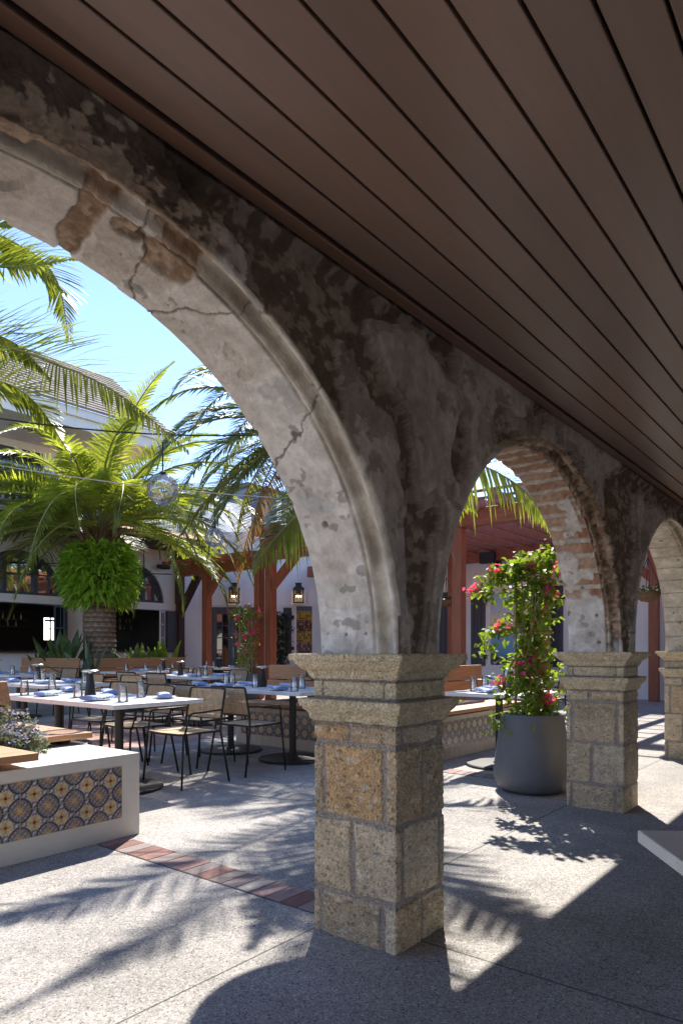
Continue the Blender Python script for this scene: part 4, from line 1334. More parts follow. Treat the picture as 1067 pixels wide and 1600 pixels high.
# palm in the planter bench behind the front pillar
pt = empty('palm_tree', 'palm growing behind the front pillar, fronds showing in both arches', 'palm tree', (6.9, 4.98, 0), group='palms in the courtyard')
palm_trunk(pt, 3.1, .2, 15)
P3C = Vector((6.9, 4.98, 0))
def wpath(pts, c): return [tuple(Vector(p) - c) for p in pts]
for j, (pp, sd) in enumerate((
        ([(6.9, 4.98, 3.29), (6.52, 5.13, 3.34), (6.01, 5.3, 2.85), (5.63, 5.45, 2.44), (5.32, 5.51, 2.03)], 3),
        ([(6.9, 4.98, 3.29), (7.19, 4.46, 3.64), (7.43, 3.84, 3.40), (7.58, 3.30, 3.01), (7.70, 2.98, 2.45)], 4),
        ([(6.9, 4.98, 3.29), (7.33, 4.93, 3.55), (7.86, 4.62, 3.40), (8.31, 4.33, 3.05)], 5),
        ([(6.9, 4.98, 3.29), (6.5, 4.4, 3.9), (6.1, 3.8, 4.1), (5.7, 3.1, 3.9), (5.4, 2.6, 3.4)], 6),
        ([(6.9, 4.98, 3.29), (6.4, 4.7, 4.0), (5.9, 4.43, 4.25), (4.85, 3.88, 3.9)], 7),
        ([(6.9, 4.98, 3.29), (6.3, 5.15, 4.3), (5.6, 5.3, 4.8), (4.6, 5.25, 4.5)], 13),
        ([(6.9, 4.98, 3.29), (6.5, 5.0, 4.6), (6.0, 5.0, 5.3), (5.2, 4.9, 5.4)], 14),
        ([(6.9, 4.98, 3.29), (6.6, 4.8, 4.5), (6.3, 4.5, 5.2), (5.6, 4.3, 5.5)], 15),
        ([(6.9, 4.98, 3.29), (7.6, 5.2, 4.2), (8.3, 5.5, 4.6), (9.1, 5.8, 4.4)], 8),
        ([(6.9, 4.98, 3.29), (7.0, 5.6, 4.3), (7.1, 6.3, 4.9), (7.2, 7.1, 4.8)], 9),
        ([(6.9, 4.98, 3.29), (6.6, 4.6, 4.3), (6.2, 4.1, 5.0), (5.7, 3.5, 5.2), (5.2, 2.9, 4.9)], 10),
        ([(6.9, 4.98, 3.29), (7.5, 5.4, 3.5), (8.2, 5.9, 3.3)], 12))):
    make_frond('frond', wpath(pp, P3C), .58 if j < 3 else .5, 84, 50 + sd, M['palm'], pt, w=.026, r0=.018, up=Vector((-.62, -.62, .35)) if j < 3 else Vector((0, 0, 1)), droop=.8 if j < 3 else .35, ragged=.18)

# taller palm beyond
pt = empty('palm_tree', 'taller grey green palm with browned lower fronds beyond the arch edge', 'palm tree', (10.6, 8.2, 0), group='palms in the courtyard')
palm_trunk(pt, 5.35, .17, 25, (-.6, .7))
crown(pt, 5.4, 54, 3.8, .58, 96, 25, M['palm_blue'], w=.028, off=(-.6, .7), old=3, elmin=-40)

# palm at the upper left, mostly outside the picture
pt = empty('palm_tree', 'nearest palm reaching in from the upper left edge with long arching fronds', 'palm tree', (2.3, 8.3, 0), group='palms in the courtyard')
palm_trunk(pt, 4.5, .2, 35, (.17, -.17))
PC5 = Vector((2.3, 8.3, 0))
for j, (pp, sd, ll) in enumerate((
        ([(2.47, 8.13, 4.64), (2.87, 6.98, 4.81), (3.11, 6.21, 4.70), (3.30, 5.66, 4.66)], 1, .5),
        ([(2.47, 8.13, 4.67), (3.18, 7.57, 5.53), (3.6, 7.19, 5.44), (3.87, 7.02, 5.15), (4.0, 7.01, 4.57)], 2, .60),
        ([(2.47, 8.13, 4.5), (3.01, 6.49, 4.0), (3.15, 5.83, 3.73), (3.4, 5.21, 3.39), (3.66, 4.55, 2.82)], 3, .64),
        ([(2.47, 8.13, 4.63), (2.84, 7.19, 5.21), (3.06, 6.59, 5.2), (3.18, 6.28, 5.14)], 4, .5),
        ([(2.47, 8.13, 4.6), (3.05, 7.3, 5.1), (3.4, 6.75, 5.05), (3.65, 6.45, 4.75)], 12, .5),
        ([(2.5, 8.2, 4.5), (3.1, 7.5, 4.5), (3.45, 7.1, 4.35), (3.7, 6.85, 4.0)], 14, .46),
        ([(2.54, 8.26, 4.54), (3.22, 7.83, 4.14), (3.57, 7.55, 4.08), (3.84, 7.37, 3.87), (4.09, 7.22, 3.43)], 5, .42),
        ([(2.47, 8.13, 4.6), (1.8, 7.3, 5.2), (1.2, 6.5, 5.3), (.6, 5.7, 4.9)], 6, .45),
        ([(2.47, 8.13, 4.6), (2.4, 9.0, 5.3), (2.4, 9.9, 5.5), (2.4, 10.8, 5.1)], 7, .45),
        ([(2.47, 8.13, 4.6), (1.6, 8.4, 5.2), (.7, 8.7, 5.3), (-.1, 9., 4.8)], 8, .45),
        ([(2.47, 8.13, 4.6), (2.3, 7.2, 4.4), (2.25, 6.4, 4.0), (2.2, 5.7, 3.4)], 9, .45),
        ([(2.47, 8.13, 4.6), (3.3, 8.9, 5.3), (4.1, 9.6, 5.4), (4.8, 10.3, 4.9)], 10, .45))):
    make_frond('frond', wpath(pp, PC5), ll * 1.25, 92, 80 + sd, M['palm'], pt, w=.036, r0=.02, droop=.3, ragged=.2, up=Vector((-.45, -.75, .42)) if j < 7 else Vector((0, 0, 1)))

# ------------------------------------------------------------------ low plants
def blade_plant(name, label, cat, loc, seed, n, h, w, spread, m, petiole=.35, thick=False, lean=None, group=None, parent_name='leaves'):
    t = empty(name, label, cat, loc, group=group)
    rr = random.Random(seed); mb = MB()
    for i in range(n):
        a = i * 2.399 + rr.uniform(-.4, .4); e = R(rr.uniform(90 - spread, 88))
        d = Vector((math.cos(a) * math.cos(e), math.sin(a) * math.cos(e), math.sin(e)))
        hh = h * rr.uniform(.6, 1.08)
        side = Vector((-math.sin(a), math.cos(a), 0)); roll = rr.gauss(0, .5); nn = side.cross(d)
        side = side * math.cos(roll) + nn * math.sin(roll); nn = side.cross(d).normalized()
        p0 = Vector((rr.gauss(0, .05), rr.gauss(0, .05), 0))
        ns = 8; L_ = []; Cc = []; Rr = []
        bend = rr.uniform(.05, .3)
        for k in range(ns + 1):
            s = k / ns
            pos = p0 + d * (hh * s) + Vector((math.cos(a), math.sin(a), -.5)) * bend * hh * s * s * .5
            if s < petiole: ww = .018 if not thick else w * (.5 + s)
            else:
                q = (s - petiole) / (1 - petiole)
                ww = w * (math.sin(math.pi * (q ** .75)) ** .8) * .98 + .012 * (1 - q)
            if thick:
                ww = w * (.55 + 1.3 * s * (1 - s) * 1.6) * (1 - s ** 4) + .002
            L_.append(pos - side * ww / 2 + nn * ww * .16); Cc.append(pos - nn * ww * (.10 if not thick else .02)); Rr.append(pos + side * ww / 2 + nn * ww * .16)
        rows = np.array([[tuple(l), tuple(c), tuple(r)] for l, c, r in zip(L_, Cc, Rr)])
        mb.grid(rows)
        if thick:
            rows2 = np.array([[tuple(r), tuple(c - nn * (.022 * (1 - k / ns))), tuple(l)] for k, (l, c, r) in enumerate(zip(L_, Cc, Rr))])
            mb.grid(rows2)
    mb.build(parent_name, m, t, smooth=True)
    return t
BG = 'bird of paradise plants in the palm planter'
blade_plant('bird_of_paradise', 'bird of paradise clump with tall dark leaves over the shorter planter board', 'plant', (7.75, 13.75, .5), 1, 16, 1.15, .20, 34, M['leaf_blue'], group=BG)
blade_plant('bird_of_paradise', 'grey green spiky clump at the corner between the two planter boards', 'plant', (7.72, 12.85, .42), 2, 26, .95, .10, 68, M['agave'], .2, group=BG)
blade_plant('bird_of_paradise', 'bird of paradise clump right of the big palm trunk', 'plant', (9.05, 13.0, .5), 3, 16, .85, .15, 38, M['leaf_blue'], group=BG)
blade_plant('bird_of_paradise', 'yellow green bird of paradise clump at the right end of the long board', 'plant', (9.75, 13.05, .5), 4, 22, .98, .12, 42, M['leaf'], .3, group=BG)
blade_plant('bird_of_paradise', 'small leafy clump left of the shorter planter board', 'plant', (7.7, 14.6, .5), 6, 12, .8, .16, 40, M['leaf_blue'], group=BG)
blade_plant('low_shrub', 'low yellow green growth under the long planter board', 'plant', (9.3, 12.75, .5), 7, 46, .42, .06, 62, M['leaf'], .1)
blade_plant('agave', 'pale grey green agave rising left of the front pillar capital', 'agave', (6.75, 5.75, .5), 11, 17, .78, .13, 62, M['agave'], .1, True, group='agaves in the tiled planter')
blade_plant('agave', 'pale agave rising right of the front pillar capital', 'agave', (7.25, 4.55, .5), 12, 17, .72, .12, 50, M['agave'], .1, True, group='agaves in the tiled planter')
blade_plant('low_shrub', 'low green plants behind the bench seat between the pillars', 'plant', (7.5, 4.3, .49), 13, 40, .16, .06, 75, M['leaf'], .1)

lv = empty('lavender_shrub', 'low grey green shrub with pale blue flowers at the left planter corner', 'shrub', (2.0, 4.25, .5))
rr = random.Random(31); mb = MB(); mf = MB(); lp = []; fp = []
for i in range(2600):
    while True:
        x, y, z = rr.uniform(-1, 1), rr.uniform(-1, 1), rr.uniform(0, 1)
        if x * x + y * y + z * z < 1: break
    k = .5 + .5 * rr.random()
    p = (x * .30 - .02, y * .27 + .05, .0 + z * .21 * (1.1 + .35 * math.sin(x * 7 + y * 5)))
    lp.append(p)
    if z > .25 and rr.random() < .10:
        for _ in range(7): fp.append((p[0] * 1.05 + rr.gauss(0, .012), p[1] * 1.05 + rr.gauss(0, .012), p[2] * 1.08 + .015 + rr.gauss(0, .008)))
leaf_cloud(mb, lp, .042, rr, -.3, .3, .38); mb.build('foliage', M['greyleaf'], lv)
leaf_cloud(mf, fp, .02, rr, -.2, .3, .9); mf.build('flowers', M['lavender'], lv)

# ------------------------------------------------------------------ bar building opposite
YB = 17.0
bar_ = empty('bar_building', 'white two storey bar building with arched windows and open bar front', 'building')
mb = MB()
mb.box((-6, YB, 0), (13.3, YB + .25, 1.08))
for x0, x1 in ((-6, 2.2), (9.62, 10.55), (12.78, 13.3)):
    mb.box((x0, YB + .001, 1.0801), (x1, YB + .25, 2.34))
mb.box((-6, YB - .05, 2.3401), (13.3, YB + .25, 2.55))
def arch_panel(mb, x0, x1, z0, z1, cx, r, y0, y1, n=40):
    th = [math.pi * i / n for i in range(n + 1)]
    inn = [(cx + r * math.cos(t), z0 + r * math.sin(t)) for t in th]
    outp = []
    for t in th:
        dx, dz = math.cos(t), math.sin(t)
        kx = ((x1 - cx) / dx if dx > 1e-6 else ((x0 - cx) / dx if dx < -1e-6 else 1e9)); kz = (z1 - z0) / dz if dz > 1e-6 else 1e9
        k = min(kx, kz); outp.append((cx + dx * k, z0 + dz * k))
    vs_ = []
    for (a, b) in zip(inn, outp):
        vs_ += [(a[0], y0, a[1]), (b[0], y0, b[1]), (a[0], y1, a[1]), (b[0], y1, b[1])]
    fs_ = []
    for i in range(n):
        a = i * 4; b = a + 4
        fs_ += [(a, a + 1, b + 1, b), (a + 2, b + 2, b + 3, a + 3), (a, b, b + 2, a + 2)]
    mb.add(vs_, fs_)
for cx in (1.8, 5.1, 8.4, 11.65):
    arch_panel(mb, cx - 1.65, cx + 1.65, 2.5501, 4.3, cx, 1.12, YB, YB + .25)
mb.box((-6, YB, 2.5502), (.1495, YB + .25, 4.3))
mb.box((-6, YB, 4.3001), (11.0, YB + .25, 6.6))
mb.build('wall', M['white_plaster'], bar_)
for cx in (1.8, 5.1, 8.4, 11.65):
    w_ = bpy.data.objects.new('arched_window', None); COL.objects.link(w_); w_.parent = bar_; w_.location = (cx, YB + .10, 2.55)
    fr = MB()
    n = 32; r1, r0 = 1.125, 1.05
    vs_ = []; fs_ = []
    for i in range(n + 1):
        t = math.pi * i / n
        for r, y in ((r0, -.05), (r1, -.05), (r0, .05), (r1, .05)):
            vs_.append((r * math.cos(t), y, r * math.sin(t)))
    for i in range(n):
        a = i * 4; b = a + 4
        fs_ += [(a, a + 1, b + 1, b), (a, b, b + 2, a + 2)]
    fr.add(vs_, fs_)
    fr.box((-1.12, -.052, 0), (1.12, .05, .075))
    for x in (-.38, .42): fr.box((x - .055, -.051, .0751), (x + .055, .05, .98))
    for x in (.02, -.78, .8): fr.box((x - .013, -.03, .076), (x + .013, .03, 1.06 if abs(x) < .1 else .68))
    fr.box((-1.05, -.031, .52), (1.05, .02, .545))
    fr.build('frame', M['bluegrey'], w_)
    pn = MB(); pts = [(0, .03, .04)] + [(1.06 * math.cos(math.pi * i / n), .03, max(.04, 1.06 * math.sin(math.pi * i / n))) for i in range(n + 1)]
    pn.add(pts, [(0, i + 2, i + 1)[::-1] for i in range(n)]); pn.build('pane', M['mirrorpane'], w_)
# dark bar room
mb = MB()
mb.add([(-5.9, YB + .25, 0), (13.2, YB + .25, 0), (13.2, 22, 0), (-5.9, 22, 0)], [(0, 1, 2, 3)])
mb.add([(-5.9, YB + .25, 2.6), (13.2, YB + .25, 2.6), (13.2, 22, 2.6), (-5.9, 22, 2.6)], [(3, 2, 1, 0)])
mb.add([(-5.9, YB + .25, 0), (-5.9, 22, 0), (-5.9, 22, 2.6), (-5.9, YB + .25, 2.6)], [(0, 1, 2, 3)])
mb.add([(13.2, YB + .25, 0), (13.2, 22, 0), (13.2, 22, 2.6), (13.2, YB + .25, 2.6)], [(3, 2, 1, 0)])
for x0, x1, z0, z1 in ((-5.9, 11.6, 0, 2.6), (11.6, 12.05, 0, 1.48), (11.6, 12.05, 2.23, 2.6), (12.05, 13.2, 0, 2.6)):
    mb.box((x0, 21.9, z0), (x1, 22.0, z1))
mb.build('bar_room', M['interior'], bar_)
mb = MB(); mb.box((11.8, 21.86, 1.48), (11.83, 21.899, 2.23)); mb.box((11.6, 21.85, 1.84), (12.05, 21.855, 1.87)); mb.box((11.6, 21.85, 2.1), (12.05, 21.855, 2.16)); mb.build('window_bar', M['bluegrey'], bar_)
mb = MB(); mb.box((2.2, YB - .18, 1.081), (9.62, YB + .5, 1.13)); mb.box((10.55, YB - .18, 1.081), (12.78, YB + .5, 1.13)); mb.build('counter', M['brown_timber'], bar_, bevel=.01)
mb = MB()
for z in (1.78, 1.98, 2.2): mb.box((5.5, 18.5, z), (9.4, 18.7, z + .02))
for z in (1.75, 1.98): mb.box((10.9, 18.5, z), (12.9, 18.7, z + .02))
mb.build('shelf', M['brown_timber'], bar_)
rr = random.Random(7)
bots = []
def bottle(x, z, sc):
    c = rr.choice([(.6, .6, .58), (.5, .36, .2), (.2, .3, .16), (.7, .68, .6), (.25, .13, .06), (.8, .8, .8)])
    mb = MB(); mb.lathe([(.035, 0), (.036, .14), (.013, .20), (.013, .26), (.0, .262)], n=8, col=c)
    o = mb.build('bottle', M['bottle'], None, smooth=True); o.location = (x, 18.6, z); o.scale = (sc, sc, sc)
    return o
proto_b = [bottle(5.7, 1.8, .7), bottle(6.0, 1.8, .75), bottle(6.3, 1.8, .6)]
allb = list(proto_b)
for z, x0, x1 in ((1.8, 6.5, 9.3), (2.0, 5.6, 9.3), (1.77, 11.0, 12.8), (2.0, 11.0, 12.8)):
    x = x0
    while x < x1:
        o = rr.choice(proto_b).copy(); COL.objects.link(o); o.location = (x, 18.6, z); s = rr.uniform(.5, .75); o.scale = (s, s, s); allb.append(o)
        x += rr.uniform(.13, .3)
for o in allb: tag(o, 'small bottle standing on the back shelves in the dark bar', 'bottle', 'bottles on the bar shelves')
for i, (x, z, w_, h_, c) in enumerate(((5.9, 1.42, .3, .28, 'square pale framed picture deepest left'), (7.0, 1.42, .5, .28, 'wide framed picture'), (8.05, 1.42, .34, .3, 'small framed picture nearest the bright window'))):
    f = empty('picture_frame', c + ' in the dark bar', 'picture', (x, 18.75, z), group='framed pictures in the bar')
    MB().box((-w_ / 2, -.02, -h_ / 2), (w_ / 2, 0, h_ / 2)).build('frame', M['brown_timber'], f)
    MB().box((-w_ / 2 + .04, -.023, -h_ / 2 + .04), (w_ / 2 - .04, -.0205, h_ / 2 - .04)).build('print', M['stone_grey'], f)
# open folding panels of the bar front
for x, a, lab in ((9.5, 68, None), (9.28, 112, None)):
    d_ = bpy.data.objects.new('folding_panel', None); COL.objects.link(d_); d_.parent = bar_; d_.location = (x, YB - .02, 1.13); d_.rotation_euler = (0, 0, R(180 + a))
    mb = MB(); mb.box((0, -.02, 0), (.05, .02, 1.2)); mb.box((.35, -.02, 0), (.40, .02, 1.2)); mb.box((.05, -.02, 0), (.35, .02, .06)); mb.box((.05, -.02, 1.14), (.35, .02, 1.2)); mb.box((.05, -.015, .58), (.35, .015, .61)); mb.box((.19, -.014, .06), (.21, .014, 1.14))
    mb.build('frame', M['bluegrey'], d_); MB().box((.05, -.004, .06), (.35, .004, 1.14)).build('pane', M['paneglass'], d_)
d_ = bpy.data.objects.new('folding_panel', None); COL.objects.link(d_); d_.parent = bar_; d_.location = (12.75, YB - .02, 1.10); d_.rotation_euler = (0, 0, R(215))
mb = MB(); mb.box((0, -.02, 0), (.05, .02, 1.22)); mb.box((.32, -.02, 0), (.38, .02, 1.22)); mb.box((.05, -.02, 0), (.32, .02, .06)); mb.box((.05, -.02, 1.16), (.32, .02, 1.22)); mb.box((.05, -.015, .40), (.32, .015, .43)); mb.box((.05, -.015, .8), (.32, .015, .83)); mb.box((.17, -.014, .06), (.20, .014, 1.16))
mb.build('frame', M['whitepaint'], d_); MB().box((.05, -.004, .06), (.32, .004, 1.16)).build('pane', M['paneglass'], d_)
MB().box((12.80, YB - .12, 1.08), (13.18, YB - .02, 2.32)).build('shutter', M['bluegrey'], bar_, bevel=.01)
# porch eave and balcony
mb = MB(); mb.box((-6, 15.42, 4.14), (13.7, YB - .001, 4.24)); mb.tube([(-6, 15.38, 4.2), (13.75, 15.38, 4.2)], .075, 12); mb.build('porch_eave', M['brown_timber'], bar_)
mb = MB()
mb.add([(9.5, 15.3, 4.29), (13.8, 15.3, 4.29), (13.8, 17, 4.75), (9.5, 17, 4.75)], [(0, 1, 2, 3)])
mb.add([(9.5, 15.3, 4.25), (13.8, 15.3, 4.25), (13.8, 17, 4.71), (9.5, 17, 4.71)], [(3, 2, 1, 0)])
mb.build('porch_roof', M['terracotta'], bar_)
mb = MB(); mb.box((13.15, 16.78, 0), (13.36, 16.99, 4.139)); mb.build('porch_post', M['brown_timber'], bar_)
mb = MB(); mb.box((13.16, 15.15, 3.93), (13.35, 16.7795, 4.139)); mb.bar((13.255, 15.55, 3.95), (13.255, 16.85, 2.3), .17, .19); mb.build('bracket', M['brown_timber'], bar_)
MB().tube([(13.46, 16.95, .02), (13.46, 16.95, 4.1)], .045, 10).build('downpipe', M['whitepaint'], bar_, smooth=True)
mb = MB(); mb.box((-6, 15.45, 4.26), (9.4, 16.99, 4.40)); mb.build('balcony_floor', M['whitepaint'], bar_)
mb = MB()
mb.box((-6, 15.44, 4.50), (9.4, 15.50, 4.56)); mb.box((-6, 15.42, 5.30), (9.4, 15.52, 5.38))
x = -5.9
while x < 9.4:
    mb.box((x, 15.455, 4.5601), (x + .05, 15.485, 5.2999)); x += .16
for x in (1.4, 4.0, 6.6, 9.28): mb.box((x, 15.41, 4.405), (x + .12, 15.53, 5.55))
mb.build('balcony_railing', M['whitepaint'], bar_)
for x in (2.6, 5.2, 7.8):
    mb = MB(); mb.box((x, YB - .03, 4.42), (x + 1.2, YB - .001, 6.2)); b_ = mb.build('balcony_door', M['bluegrey'], bar_)
    mb = MB(); mb.box((x + .12, YB - .04, 4.9), (x + .54, YB - .031, 6.08)); mb.box((x + .66, YB - .04, 4.9), (x + 1.08, YB - .031, 6.08)); mb.build('pane', M['paneglass'], b_)
# shingle roof
mb = MB()
mb.box((-6, 14.96, 6.40), (11.4, 15.02, 6.80)); mb.box((-6, 15.021, 6.40), (11.4, 17.2, 6.45)); mb.box((-6, 14.88, 6.66), (11.4, 14.959, 6.86))
mb.build('fascia', M['whitepaint'], bar_)
rows = 19; mb = MB(); rr = random.Random(2)
for i in range(rows):
    y0 = 14.82 + i * .155; z0 = 6.88 + i * .118; y1 = y0 + .175; z1 = z0 + .118 + .008
    x = -6
    while x < 11.4:
        w_ = rr.uniform(.25, .6); x2 = min(11.45, x + w_)
        g = rr.uniform(.75, 1.2); c = (.30 * g, .245 * g, .19 * g)
        mb.add([(x, y0, z0 - .03), (x2, y0, z0 - .03), (x2, y0, z0 + .035), (x, y0, z0 + .035), (x2, y1, z1 + .008), (x, y1, z1 + .008)], [(0, 1, 2, 3), (3, 2, 4, 5)], c)
        x = x2
mb.build('roof', M['shingle'], bar_)
mb = MB(); mb.box((11.0, 17.0, 4.76), (11.25, 22, 6.46)); mb.build('gable', M['white_plaster'], bar_)
# wall floodlight and dome camera
mb = MB(); mb.lathe([(.0, -.12), (.06, -.1), (.075, 0), (.06, .09), (0, .1)], n=14)
o = mb.build('floodlight', M['blackmetal'], None, smooth=True); o.location = (12.6, 16.8, 3.62); o.rotation_euler = (0, R(90), 0); o.scale = (1, 1, 2.2); tag(o, 'dark floodlight on the white wall beside the porch post', 'floodlight')
mb = MB(); mb.lathe([(.0, -.09), (.05, -.07), (.07, -.02), (.075, 0), (.0, .03)], n=16)
o = mb.build('dome_camera', M['blackmetal'], None, smooth=True); o.location = (7.9, 16.4, 4.13); tag(o, 'small dark dome camera under the eave above the arched window', 'camera')

def fan(loc, label, rz):
    t = empty('ceiling_fan', label, 'fan', loc, group='dark fans hanging from the bar eave')
    mb = MB(); mb.tube([(0, 0, .1), (0, 0, 4.14 - loc[2])], .016, 8); mb.build('rod', M['blackmetal'], t)
    mb = MB(); mb.lathe([(0, -.13), (.06, -.12), (.1, -.05), (.1, .06), (.05, .12), (0, .125)], n=18); mb.build('motor', M['blackmetal'], t, smooth=True)
    for i in range(5):
        a = rz + i * 2 * math.pi / 5
        c, s = math.cos(a), math.sin(a)
        mb = MB(); mb.add([(c * .09 - s * .05, s * .09 + c * .05, .01), (c * .09 + s * .05, s * .09 - c * .05, -.015), (c * .72 + s * .085, s * .72 - c * .085, -.025), (c * .74 - s * .07, s * .74 + c * .07, .015),
                           (c * .09 - s * .05, s * .09 + c * .05, .018), (c * .09 + s * .05, s * .09 - c * .05, -.007), (c * .72 + s * .085, s * .72 - c * .085, -.017), (c * .74 - s * .07, s * .74 + c * .07, .023)],
                          [(0, 1, 2, 3), (7, 6, 5, 4), (0, 4, 5, 1), (1, 5, 6, 2), (2, 6, 7, 3), (3, 7, 4, 0)])
        mb.build('blade', M['blackmetal'], t)
fan((8.19, 15.75, 3.2), 'dark fan hanging before the left arched window', .2)
fan((11.16, 15.75, 3.22), 'dark fan hanging before the right arched window', .5)

# ------------------------------------------------------------------ restaurant wing with doors and paintings
A = Vector((14.05, 16.95, 0)); B = Vector((16.75, 14.25, 0)); D = (B - A).normalized(); NRM = Vector((D.y, -D.x, 0))
if NRM.dot(Vector((-1, -1, 0))) < 0: NRM = -NRM
wing = empty('restaurant_wing', 'white restaurant wing with lanterns, doors and painted window panels', 'building')
def wallseg(mb, p, q, z0, z1, th=.25):
    p = Vector(p); q = Vector(q); d = (q - p).normalized(); n = Vector((d.y, -d.x, 0))
    if n.dot(Vector((-1, -1, 0))) < 0: n = -n
    b = -n * th
    v = [p, q, q + b, p + b]
    mb.add([(a.x, a.y, z) for z in (z0, z1) for a in v], [(0, 1, 2, 3)[::-1], (4, 5, 6, 7), (0, 1, 5, 4), (1, 2, 6, 5), (2, 3, 7, 6), (3, 0, 4, 7)])
mb = MB()
wallseg(mb, (13.3, 17.251, 0), A, 0, 4.9); wallseg(mb, A, B, 0, 4.9); wallseg(mb, B, (16.75, -6, 0), 0, 4.9)
mb.build('wall', M['white_plaster'], wing)
def local(parent, p, n, z=0):
    """empty whose +X runs along the wall to the right, -Y faces out"""
    n = Vector(n); ang = math.atan2(n.y, n.x) + math.pi / 2
    parent.location = (p[0], p[1], z); parent.rotation_euler = (0, 0, ang)
def child(name, parent, p, n, z=0):
    e = bpy.data.objects.new(name, None); COL.objects.link(e); e.parent = parent; local(e, p, n, z); return e
NW = Vector((-1, 0, 0))
mb = MB(); wallseg(mb, A + NRM * .02, B + NRM * .02, 2.56, 2.62, .019); mb.build('string_course', M['white_plaster'], wing)
# french doors
dr = child('french_door', wing, (14.79, 16.21), NRM)
mb = MB(); mb.box((-.72, -.06, 0), (-.62, -.001, 2.5)); mb.box((.62, -.06, 0), (.72, -.001, 2.5)); mb.box((-.62, -.06, 2.42), (.62, -.001, 2.5))
for s in (-1, 1):
    x0, x1 = (-.615, -.01) if s < 0 else (.01, .615)
    mb.box((x0, -.05, .02), (x0 + .13, -.002, 2.41)); mb.box((x1 - .13, -.05, .02), (x1, -.002, 2.41)); mb.box((x0 + .13, -.05, .02), (x1 - .13, -.002, .35)); mb.box((x0 + .13, -.05, 2.28), (x1 - .13, -.002, 2.41))
    for z in (.74, 1.13, 1.52, 1.9): mb.box((x0 + .13, -.04, z), (x1 - .13, -.003, z + .03))
    mb.box(((x0 + x1) / 2 - .012, -.039, .35), ((x0 + x1) / 2 + .012, -.004, 2.28))
mb.build('frame', M['bluegrey'], dr)
mb = MB(); mb.box((-.48, -.02, .35), (-.14, -.005, 2.28)); mb.box((.14, -.02, .35), (.48, -.005, 2.28)); mb.build('pane', M['paneglass'], dr)
mb = MB(); mb.tube([(.04, -.09, .9), (.04, -.09, 1.25)], .012, 8); mb.bar((.04, -.09, .93), (.04, -.05, .93), .015, .015); mb.bar((.04, -.09, 1.22), (.04, -.05, 1.22), .015, .015); mb.build('handle', M['steel'], dr)
def painting(parent, p, n, w_, z0, z1, kind, seed):
    e = child('painted_window', parent, p, n, z0)
    nx, nz = (60, 110)
    U, V = np.meshgrid(np.linspace(0, 1, nx), np.linspace(0, 1, nz)); h = z1 - z0
    P = np.stack([(U - .5) * w_, np.full_like(U, -.012), V * h], -1)
    if kind == 'sunset':
        stops = [(0, (.03, .03, .035)), (.05, (.05, .10, .16)), (.2, (.085, .19, .29)), (.48, (.16, .26, .37)), (.50, (.30, .17, .19)), (.56, (.47, .24, .19)), (.62, (.55, .42, .26)), (.75, (.34, .37, .39)), (1, (.22, .33, .45))]
        C = np.stack([np.interp(V, [s[0] for s in stops], [min(.9, s[1][k] * 1.8) for s in stops]) for k in range(3)], -1)
        hill = .30 - .55 * np.abs(U - .0) ** .7 + .12 * (U > .3) + .035 * vnoise(np.stack([U * 14, V * 0, U * 0], -1), seed)
        rock = V < np.maximum(hill * .75, .10 + .04 * vnoise(np.stack([U * 9, V * 0, U * 0], -1), seed + 1))
        nz_ = vnoise(np.stack([U * 26, V * 50, U * 0], -1), seed + 2)
        C[rock] = (.03, .032, .035); C[rock & (nz_ > .2)] = (.22, .19, .15); C[rock & (nz_ > .45)] = (.5, .45, .38)
    else:
        C = np.broadcast_to(np.array((.20, .095, .035)), P.shape).copy()
        band_ = np.floor(V * 4.3)
        for b_, c in ((0, (.16, .09, .10)), (1, (.33, .22, .03)), (2, (.09, .035, .03)), (3, (.40, .25, .02)), (4, (.06, .12, .13))): C[band_ == b_] = c
        colx = (U * 7) % 1; rowz = (V * 17) % 1
        win = (np.abs(colx - .5) < .28) & (np.abs(rowz - .5) < .32) & (V < .9)
        hv = _hash(np.floor(U * 7).astype(np.int64), np.floor(V * 17).astype(np.int64), np.zeros(U.shape, np.int64), seed)
        C[win] = (.02, .02, .03); C[win & (hv > .2)] = (.52, .34, .05); C[win & (hv < -.5)] = (.30, .09, .05)
        C[V > .9] = (.08, .16, .22)
    mb = MB(); mb.grid(P, C); mb.build('painting', M['painting'], e)
    mb = MB(); mb.box((-w_ / 2 - .07, -.05, -.07), (-w_ / 2, -.001, h + .07)); mb.box((w_ / 2, -.05, -.07), (w_ / 2 + .07, -.001, h + .07)); mb.box((-w_ / 2, -.05, h), (w_ / 2, -.001, h + .07)); mb.box((-w_ / 2, -.06, -.07), (w_ / 2, -.001, 0))
    mb.build('frame', M['white_plaster'], e)
    return e
def shutter(parent, p, n, w_, z0, z1):
    e = child('shutter', parent, p, n, z0); h = z1 - z0; nb = 4
    mb = MB()
    for i in range(nb):
        mb.box((-w_ / 2 + i * w_ / nb + .004, -.05, 0), (-w_ / 2 + (i + 1) * w_ / nb - .004, -.02, h))
    mb.box((-w_ / 2, -.0195, 0), (w_ / 2, -.001, h)); mb.box((-w_ / 2, -.062, h - .30), (w_ / 2, -.051, h - .26))
    mb.build('boards', M['shutter'], e, bevel=.004)
    mb = MB()
    for z in (.25, h - .3): mb.box((w_ / 2 - .02, -.075, z - .05), (w_ / 2 + .08, -.063, z + .05))
    mb.build('hinge', M['blackmetal'], e)
painting(wing, (16.40, 14.60), NRM, .50, 1.05, 2.55, 'houses', 5)
shutter(wing, (16.02, 14.98), NRM, .26, .95, 2.5)
painting(wing, (16.75, 7.55), NW, 1.40, .75, 2.62, 'sunset', 6)
shutter(wing, (16.75, 8.62), NW, .42, .72, 2.76)
shutter(wing, (16.75, 6.5), NW, .42, .72, 2.76)
